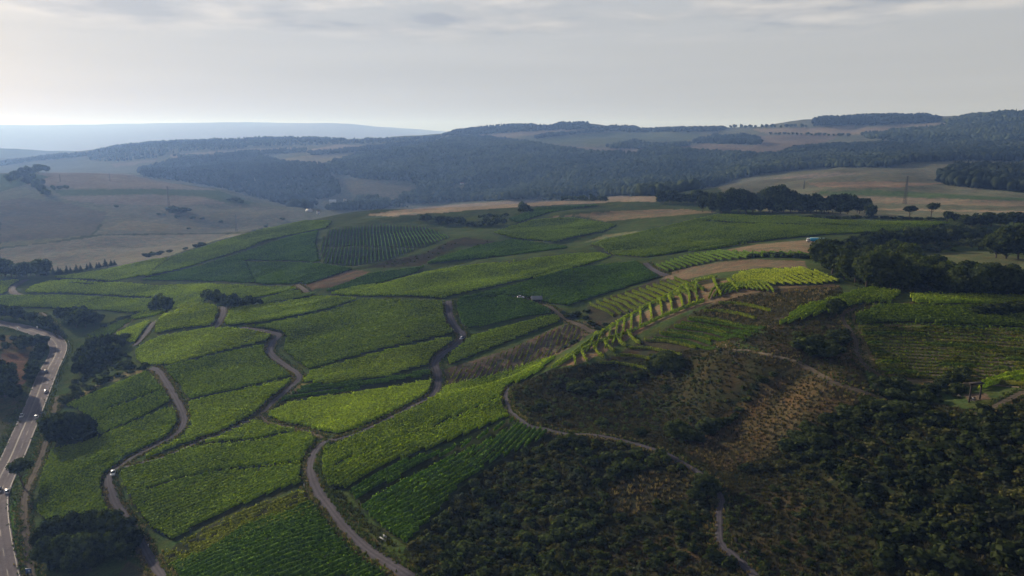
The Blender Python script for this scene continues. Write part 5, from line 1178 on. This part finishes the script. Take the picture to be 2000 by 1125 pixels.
# vineyard hut
M_PLANK = plain('dark_planks', (0.045, 0.034, 0.035), 0.9, var=0.3, scale=2); M_TIN = plain('tin_roof', (0.17, 0.18, 0.20), 0.6, 0.2, var=0.15)
M_PLASTER = plain('white_plaster', (0.38, 0.38, 0.38), 0.9, var=0.08); M_TILE = plain('roof_tiles', (0.16, 0.10, 0.085), 0.85, var=0.25, scale=1.5)
M_TIMBER = plain('dark_timber', (0.018, 0.014, 0.012), 0.9, var=0.3, scale=3)
def house(px, py, wpx, rz, label, walls, roofm, L_=None, name='house', cat='house', hh=3.0, windows=3):
    X, Y = hit(px, py); z = float(hgt(X, Y)); Wd = L_ or wpx * Y / FPX; Dp = Wd * 0.62
    r = empty(name, (X, Y, z - 0.3), rz); tag(r, label, cat)
    wl = MB().box((0, 0, hh / 2), (Wd, Dp, hh))
    k = Wd / 2; g = Dp / 2; rise = Dp * 0.38
    for s in (-1, 1):
        b0 = wl.n; wl.v += [(s * k, -g, hh), (s * k, g, hh), (s * k, 0, hh + rise), (s * (k - .15), -g, hh), (s * (k - .15), g, hh), (s * (k - .15), 0, hh + rise)]; wl.n += 6
        wl.f3 += [(b0, b0 + 1, b0 + 2), (b0 + 3, b0 + 5, b0 + 4)]
        wl.f4 += [(b0, b0 + 2, b0 + 5, b0 + 3), (b0 + 1, b0 + 4, b0 + 5, b0 + 2)]
    wl.build('wall', walls, r)
    e = 0.4; sl = rise / g; rf = MB()
    for s in (-1, 1):
        b0 = rf.n
        for zz_ in (0.0, 0.22):
            rf.v += [(-k - e, s * (g + e), hh - e * sl + zz_), (k + e, s * (g + e), hh - e * sl + zz_), (k + e, 0, hh + rise + zz_), (-k - e, 0, hh + rise + zz_)]
        rf.n += 8
        rf.f4 += [(b0 + 4, b0 + 5, b0 + 6, b0 + 7), (b0, b0 + 3, b0 + 2, b0 + 1), (b0, b0 + 1, b0 + 5, b0 + 4), (b0 + 1, b0 + 2, b0 + 6, b0 + 5), (b0 + 3, b0, b0 + 4, b0 + 7)]
    ro = rf.build('roof', roofm, r)
    if Wd > 9: MB().box((k * 0.4, g * 0.25, hh + rise + 0.2), (0.7, 0.7, 1.6)).build('chimney', walls, ro)
    for i in range(windows):
        x = -k + Wd * (i + 1) / (windows + 1.0)
        if i == windows // 2: MB().box((x, -g - 0.03, 1.15), (1.0, 0.1, 2.1)).build('door', M_PLANK, r)
        else: MB().box((x, -g - 0.03, 1.7), (1.1, 0.1, 1.1)).build('window', M_GLASS, r)
    return r
house(1048, 589, 18, 0.12, 'small dark plank hut with a grey tin roof beside the white car', M_PLANK, M_TIN, 6.2, 'hut', 'hut', 2.3)
house(650, 396, 12, 0.2, 'larger white house with a pale roof in the wooded valley', M_PLASTER, plain('pale_roof', (0.42, 0.44, 0.48), 0.6, var=0.1), 18, hh=4.5)
house(674, 393, 4, 1.2, 'small white house right of the larger one in the wooded valley', M_PLASTER, M_TILE, 8, hh=6)
house(604, 413, 8, -0.3, 'low pale barn above the pale valley fields', M_PLASTER, plain('barn_roof', (0.36, 0.37, 0.40), 0.7), 13, 'barn', 'barn', 2.6)
house(622, 418, 4, 0.5, 'narrow white building on the rim of the valley fields', M_PLASTER, M_TILE, 6, hh=6)
house(902, 360, 4, 0.4, 'tiny white house halfway up the forest edge', M_PLASTER, M_TILE, 10, hh=4, windows=2)

# white-cabbed truck with bright blue load
def truck(px, py):
    X, Y = hit(px, py); z = float(hgt(X, Y)); r = empty('truck', (X, Y, z), 0.06); tag(r, 'white cabbed truck with a bright blue covered load at the edge of the plateau vineyard', 'truck')
    blue = plain('blue_tarpaulin', (0.02, 0.28, 0.50), 0.5, var=0.25, scale=1.2); pale = plain('pale_tarpaulin', (0.36, 0.55, 0.60), 0.5, var=0.2)
    MB().prism([(-6.0, 0.7), (-6.05, 1.6), (-5.7, 2.75), (-4.2, 2.85), (-4.0, 0.7)], -1.2, 1.2, 0.06).build('cab', PAINTS['white'], r)
    MB().box((-5.95, 0, 2.1), (0.12, 1.9, 0.85)).build('windscreen', M_GLASS, r)
    for s in (-1, 1): MB().box((-5.0, s * 1.19, 2.05), (0.9, 0.06, 0.75)).build('window', M_GLASS, r)
    MB().box((0.2, 0, 0.85), (8.4, 1.1, 0.3)).build('chassis', M_TYRE, r)
    MB().prism([(-3.8, 1.0), (-3.8, 2.7), (-2.0, 3.0), (0.5, 2.95), (2.4, 3.0), (2.4, 1.0)], -1.25, 1.25, 0.1).build('load_cover', blue, r)
    MB().prism([(-3.7, 3.02), (-3.5, 3.14), (2.2, 3.14), (2.4, 3.02)], -1.0, 1.0, 0.1).build('cover_top', pale, r)
    MB().tube([(2.4, 0, 2.75), (4.6, 0, 2.55), (6.6, 0, 2.9)], [0.28, 0.32, 0.2], 8).build('boom', pale, r)
    MB().tube([(4.6, 0, 2.5), (5.0, 0.3, 1.2), (5.4, 0.5, 0.2)], [0.14, 0.12, 0.1], 6).build('support_leg', pale, r)
    for sx in (-5.0, -1.2, 0.0, 1.2, 3.3):
        for sy in (-1.05, 1.05): wheel(r, sx, sy, 0.5, 0.35)
    for s in (-0.8, 0.8): MB().box((-6.08, s, 1.05), (0.08, 0.3, 0.2)).build('headlight', M_LAMP, r)
truck(1592, 473)

# lattice power masts
M_STEEL = plain('mast_steel', (0.05, 0.055, 0.06), 0.9, 0.0)
def pylon(px, py, hpx, label, thick=0.16):
    X, Y = hit(px, py); z = float(hgt(X, Y)); H = hpx * Y / FPX
    r = empty('power_mast', (X, Y, z - 0.3), 0.5); tag(r, label, 'power mast')
    b = H * 0.045; tp = H * 0.012
    for sx in (-1, 1):
        for sy in (-1, 1): MB().tube([(sx * b, sy * b, 0), (sx * tp, sy * tp, H)], thick, 5).build('leg', M_STEEL, r)
    br = MB(); n_ = 12
    for i in range(n_):
        z0, z1 = H * i / n_, H * (i + 1) / n_; w0 = b + (tp - b) * i / n_; w1 = b + (tp - b) * (i + 1) / n_
        for k in range(4):
            a = [(-1, -1), (1, -1), (1, 1), (-1, 1)][k]; c = [(-1, -1), (1, -1), (1, 1), (-1, 1)][(k + 1) % 4]
            br.tube([(a[0] * w0, a[1] * w0, z0), (c[0] * w1, c[1] * w1, z1)], thick * 0.5, 4, False)
    br.build('bracing', M_STEEL, r)
    for zf, wf in ((0.97, 0.07), (0.88, 0.10), (0.79, 0.085)):
        MB().tube([(-H * wf, 0, H * zf), (0, 0, H * (zf + 0.012)), (H * wf, 0, H * zf)], [thick * .4, thick, thick * .4], 5).build('cross_arm', M_STEEL, r)
pylon(1767, 398, 54, 'lattice power mast in the pale fields above the two spreading trees', 0.2)
pylon(330, 404, 40, 'hazy power mast on the far left hill near its right shoulder', 0.28)
pylon(215, 354, 16, 'faint power mast on top of the far left hill', 0.25)
pylon(118, 356, 16, 'faint power mast next to the far left copse', 0.25)
pylon(462, 452, 34, 'faint power mast on the pale valley field above the rim', 0.2)
pylon(1570, 369, 17, 'small power mast in the pale fields behind the long tree row', 0.2)

# people
M_SKIN = plain('skin', (0.42, 0.26, 0.19), 0.6, var=0.05); M_DARKC = plain('dark_cloth', (0.02, 0.02, 0.025), 0.9, var=0.2); M_NAVY = plain('navy_cloth', (0.03, 0.045, 0.09), 0.9, var=0.2)
M_WHITEC = plain('white_cloth', (0.72, 0.72, 0.74), 0.85, var=0.08); M_HAIR = plain('brown_hair', (0.035, 0.022, 0.014), 0.8, var=0.3)
def skin_obj(name, pts, edges, rad, mat, parent, root=0, sub=1):
    me = bpy.data.meshes.new(name); me.from_pydata(pts, edges, []); me.materials.append(mat)
    o_ = bpy.data.objects.new(name, me); C.objects.link(o_); o_.parent = parent
    md = o_.modifiers.new('skin', 'SKIN'); md.use_smooth_shade = True
    for i, s in enumerate(me.skin_vertices[0].data): s.radius = (rad[i], rad[i] * 0.85); s.use_root = (i == root)
    sb = o_.modifiers.new('sub', 'SUBSURF'); sb.levels = sub; sb.render_levels = sub
    return o_
def person(loc, rz, label, seated=False, top=M_DARKC, legs=M_NAVY):
    r = empty('person', loc, rz); tag(r, label, 'person')
    hz = 0.92 if not seated else 0.50
    P = [(0,0,hz),(0,0.01,hz+.18),(0,0.01,hz+.38),(0,0,hz+.53),(0,-0.01,hz+.60),(0,-0.03,hz+.70),(0,-0.03,hz+.80)]
    Rr = [.15,.135,.16,.11,.055,.085,.075]; E = [(0,1),(1,2),(2,3),(3,4),(4,5),(5,6)]
    def add(p, q, rr): P.append(q); Rr.append(rr); E.append((p, len(P) - 1)); return len(P) - 1
    limbs = {}
    for s in (-1, 1):
        a = add(3, (s * .19, 0, hz + .50), .065)
        if seated: b_ = add(a, (s * .24, -.05, hz + .24), .048); c_ = add(b_, (s * .17, -.28, hz + .14), .036); h_ = add(c_, (s * .12, -.36, hz + .14), .03)
        else: b_ = add(a, (s * .25, .02, hz + .23), .048); c_ = add(b_, (s * .26, -.06, hz - .02), .036); h_ = add(c_, (s * .26, -.08, hz - .11), .03)
        for k in range(4): add(h_, (P[h_][0] + (k - 1.5) * .018, P[h_][1] - .02 - (.05 if seated else 0), P[h_][2] - (.0 if seated else .07 + .008 * (k in (1, 2)))), .009)
        add(h_, (P[h_][0] - s * .045, P[h_][1] - .03, P[h_][2] - .02), .010)
        if seated: t_ = add(0, (s * .10, -.10, hz - .02), .095); k_ = add(t_, (s * .13, -.46, hz - .03), .062); f_ = add(k_, (s * .13, -.50, .07), .042); add(f_, (s * .14, -.66, .035), .038)
        else: t_ = add(0, (s * .10, 0, hz - .10), .095); k_ = add(t_, (s * .11, -.02 - .06 * s, .48), .062); f_ = add(k_, (s * .11, .02 - .10 * s, .07), .042); add(f_, (s * .13, -.13 - .10 * s, .035), .038)
        limbs[s] = (a, b_, c_, t_, k_, f_)
    bd = skin_obj('body', P, E, Rr, M_SKIN, r)
    J = [P[i] for i in (0, 1, 2, 3)]; jr = [.175, .16, .185, .13]; je = [(0, 1), (1, 2), (2, 3)]
    Tt = [P[0]]; tr_ = [.17]; te = []
    for s in (-1, 1):
        a, b_, c_, t_, k_, f_ = limbs[s]; n_ = len(J); J += [P[a], P[b_], P[c_]]; jr += [.082, .064, .05]; je += [(3, n_), (n_, n_ + 1), (n_ + 1, n_ + 2)]
        n_ = len(Tt); Tt += [P[t_], P[k_], P[f_]]; tr_ += [.11, .078, .06]; te += [(0, n_), (n_, n_ + 1), (n_ + 1, n_ + 2)]
    skin_obj('jacket', J, je, jr, top, bd); skin_obj('trousers', Tt, te, tr_, legs, bd)
    v_, f_ = ico(2); hv_ = v_ * (.098, .105, .105) + (0, -.015, hz + .775); keep = (v_[:, 2] > -0.1) | (v_[:, 1] > 0.2)
    ff = np.array([q for q in f_ if keep[q].all()]); mesh_np('hair', hv_, ff, M_HAIR, bd, True)
    nose = MB().tube([(0, -.115, hz + .735), (0, -.135, hz + .715)], [.012, .014], 6); nose.build('nose', M_SKIN, bd)
    for s in (-.033, .033): MB().tube([(s, -.108, hz + .755), (s, -.118, hz + .755)], [.011, .008], 6).build('eye', M_DARKC, bd)
    for s in (-.09, .09): MB().tube([(s, -.02, hz + .72), (s, -.02, hz + .775)], [.018, .02], 6).build('ear', M_SKIN, bd)
    MB().box((0, -.112, hz + .69), (.045, .012, .010)).build('mouth', M_TAIL, bd)
    return r
X, Y = hit(1443, 680); person((X, Y, float(hgt(X, Y)) + 0.1), 0.4, 'person in dark clothes walking on the pale footpath along the hill edge')

# timber frame with someone sitting under it
X, Y = hit(1903, 783); zf = float(hgt(X, Y)); wpx = Y / FPX
r = empty('timber_frame', (X, Y, zf), 0.25); tag(r, 'dark open timber frame with a flat top beam beside the hill track', 'timber frame')
wf = 26 * wpx / 2; hf = 36 * wpx
for sx in (-1, 1): MB().box((sx * wf, 0, hf / 2 - 0.4), (0.34, 0.34, hf + 0.8)).build('post', M_TIMBER, r)
MB().box((0, 0, hf + 0.12), (2 * wf + 1.0, 0.5, 0.42)).build('top_beam', M_TIMBER, r)
MB().box((0, 0, hf + 0.42), (2 * wf + 0.7, 1.6, 0.14)).build('roof_board', M_TIMBER, r)
for sx in (-1, 1): MB().tube([(sx * wf, 0, hf - 0.9), (sx * (wf - 0.8), 0, hf)], 0.09, 6).build('brace', M_TIMBER, r)
bn = empty('bench', (X - 0.2, Y + 0.1, zf), 0.25); tag(bn, 'low dark bench standing under the open timber frame', 'bench')
MB().box((0, 0, 0.44), (1.7, 0.45, 0.07)).build('seat', M_TIMBER, bn); MB().box((0, 0.24, 0.75), (1.7, 0.06, 0.4)).build('backrest', M_TIMBER, bn)
for s in (-0.7, 0.7): MB().box((s, 0, 0.2), (0.1, 0.4, 0.42)).build('leg', M_TIMBER, bn)
person((X - 0.45, Y + 0.05, zf), 0.25, 'person in a white shirt sitting on the bench under the timber frame', True, M_WHITEC, M_NAVY)

# signs, posts, benches, stones
M_SIGN = plain('sign_white', (0.75, 0.75, 0.75), 0.5, var=0.04); M_SIGNB = plain('sign_blue', (0.05, 0.09, 0.22), 0.5, var=0.08); M_POST = plain('grey_post', (0.3, 0.3, 0.3), 0.6, 0.3)
def sign(px, py, w_, h_, z0, label, mat=M_SIGN, stripe=False):
    X, Y = hit(px, py); z = float(hgt(X, Y)); r = empty('road_sign', (X, Y, z), 0.1); tag(r, label, 'sign')
    for s in ((-1, 1) if w_ > 1.2 else (0,)): MB().tube([(s * w_ * .4, 0.06, -0.3), (s * w_ * .4, 0.06, z0 + h_)], 0.05, 6).build('post', M_POST, r)
    p = MB().box((0, -0.02, z0 + h_ / 2), (w_, 0.06, h_)).build('panel', mat, r)
    if stripe:
        MB().box((0, -0.065, z0 + h_ - 0.1), (w_, 0.02, 0.2)).build('border', M_SIGN, p)
        MB().box((w_ * 0.12, -0.065, z0 + h_ * 0.42), (w_ * 0.3, 0.02, h_ * 0.5)).build('emblem', plain('sign_pale', (0.3, 0.36, 0.45), 0.5), p)
sign(73, 643, 1.3, 1.9, 0.7, 'white sign panel before the trees on the far side of the main road')
sign(35, 646, 0.7, 2.2, 0.4, 'slim white sign on the near verge of the main road left of the bend')
sign(57, 1124, 1.9, 2.0, 0.8, 'blue sign board with pale border between main road and dirt track', M_SIGNB, True)
for px, py, lab in ((594, 950, 'white marker post at the left verge below the central path fork'), (290, 1068, 'pale marker post beside the left path below the grove')):
    X, Y = hit(px, py); z = float(hgt(X, Y)); r = empty('marker_post', (X, Y, z), 0); tag(r, lab, 'post')
    MB().box((0, 0, 0.5), (0.22, 0.18, 1.2), 0.8).build('post', M_SIGN, r); MB().box((0, 0, 1.14), (0.2, 0.17, 0.14)).build('cap', M_DARKC, r)
X, Y = hit(748, 1056); z = float(hgt(X, Y)); r = empty('picnic_bench', (X, Y, z), -0.75); tag(r, 'long pale bench with a low back panel on the verge of the central path', 'bench')
M_PALEW = plain('pale_wood', (0.20, 0.21, 0.22), 0.7, var=0.15)
MB().box((0, 0, 0.48), (2.9, 0.5, 0.08)).build('seat', M_PALEW, r); MB().box((-0.1, 0.75, 0.95), (1.5, 0.07, 0.6)).build('backrest', M_PALEW, r)
for s in (-1.2, 1.2): MB().box((s, 0, 0.2), (0.12, 0.42, 0.5)).build('leg', M_PALEW, r)
for s in (-0.6, 0.4): MB().box((s, 0.75, 0.4), (0.09, 0.09, 0.8)).build('backrest_post', M_PALEW, r)
# crash barrier outside the bend of the main road
gl_ = offset(hw, 6.9); sel = (gl_[:, 1] > hit(75, 835)[1]) & (gl_[:, 1] < hit(126, 664)[1]); gl_ = gl_[sel]
r = empty('crash_barrier', (gl_[0, 0], gl_[0, 1], 0), 0); tag(r, 'pale metal crash barrier along the outside of the main road bend', 'crash barrier')
gz = hgt(gl_[:, 0], gl_[:, 1]); g0 = gl_[0]
for i in range(0, len(gl_), 2): MB().box((gl_[i, 0] - g0[0], gl_[i, 1] - g0[1], gz[i] + 0.3), (0.12, 0.12, 1.1)).build('post', M_POST, r)
rl = MB(); n_ = len(gl_); V_ = []
for dz, dx in ((0.5, 0.0), (0.6, 0.05), (0.7, 0.0), (0.8, 0.05), (0.9, 0.0)): V_.append(np.stack([gl_[:, 0] - g0[0] - 0.1 - dx, gl_[:, 1] - g0[1], gz + dz + 0.05], 1))
V_ = np.stack(V_, 1); id_ = np.arange(n_ * 5).reshape(n_, 5)
mesh_np('rail', V_.reshape(-1, 3), np.stack([id_[:-1, :-1], id_[:-1, 1:], id_[1:, 1:], id_[1:, :-1]], -1).reshape(-1, 4), plain('galvanised_rail', (0.42, 0.42, 0.42), 0.45, 0.5), r)
# rocks and the low wall above the lower path
M_ROCK = plain('grey_rock', (0.05, 0.046, 0.043), 1.0, var=0.35, scale=0.8)
for k, (px, py, s_) in enumerate([(1436, 1056, 0.9), (1458, 1082, 0.8), (1496, 1112, 1.0), (1874, 776, 0.9), (1866, 770, 0.8)]):
    X, Y = hit(px, py); z = float(hgt(X, Y)); rr = np.random.default_rng(k); v_, f_ = ico(2)
    v_ = v_ * (1 + fbm(v_[:, 0] * 3 + k, v_[:, 1] * 3 + v_[:, 2] * 2, 1.3, 3)[:, None] * 0.5) * (s_ * 0.8, s_ * 0.6, s_ * rr.uniform(.5, .8))
    o = mesh_np('rock', v_, f_, M_ROCK); o.location = (X, Y, z + 0.25); o.rotation_euler = (0, 0, rr.uniform(0, 6))
    tag(o, 'grey rock sticking out of the bank above the lower path' if k < 3 else 'pale stone beside the timber frame', 'rock', 'rocks above the lower path' if k < 3 else 'stones by the timber frame')

# ------------------------------------------------------------------ haze
hb = MB(); hb.box((0, 7000, 130), (40000, 18000, 560))
m = bpy.data.materials.new('haze_air'); m.use_nodes = True; t = m.node_tree
for n_ in list(t.nodes): t.nodes.remove(n_)
pv = t.nodes.new('ShaderNodeVolumePrincipled'); pv.inputs['Color'].default_value = (0.25, 0.45, 1.0, 1); pv.inputs['Density'].default_value = 0.00011
pv.inputs['Absorption Color'].default_value = (1, 1, 1, 1); pv.inputs['Anisotropy'].default_value = 0.30
o_ = t.nodes.new('ShaderNodeOutputMaterial'); t.links.new(pv.outputs[0], o_.inputs['Volume'])
haze = hb.build('haze', m); tag(haze, kind='stuff', cat='haze', label='thin blue haze filling the whole valley air')
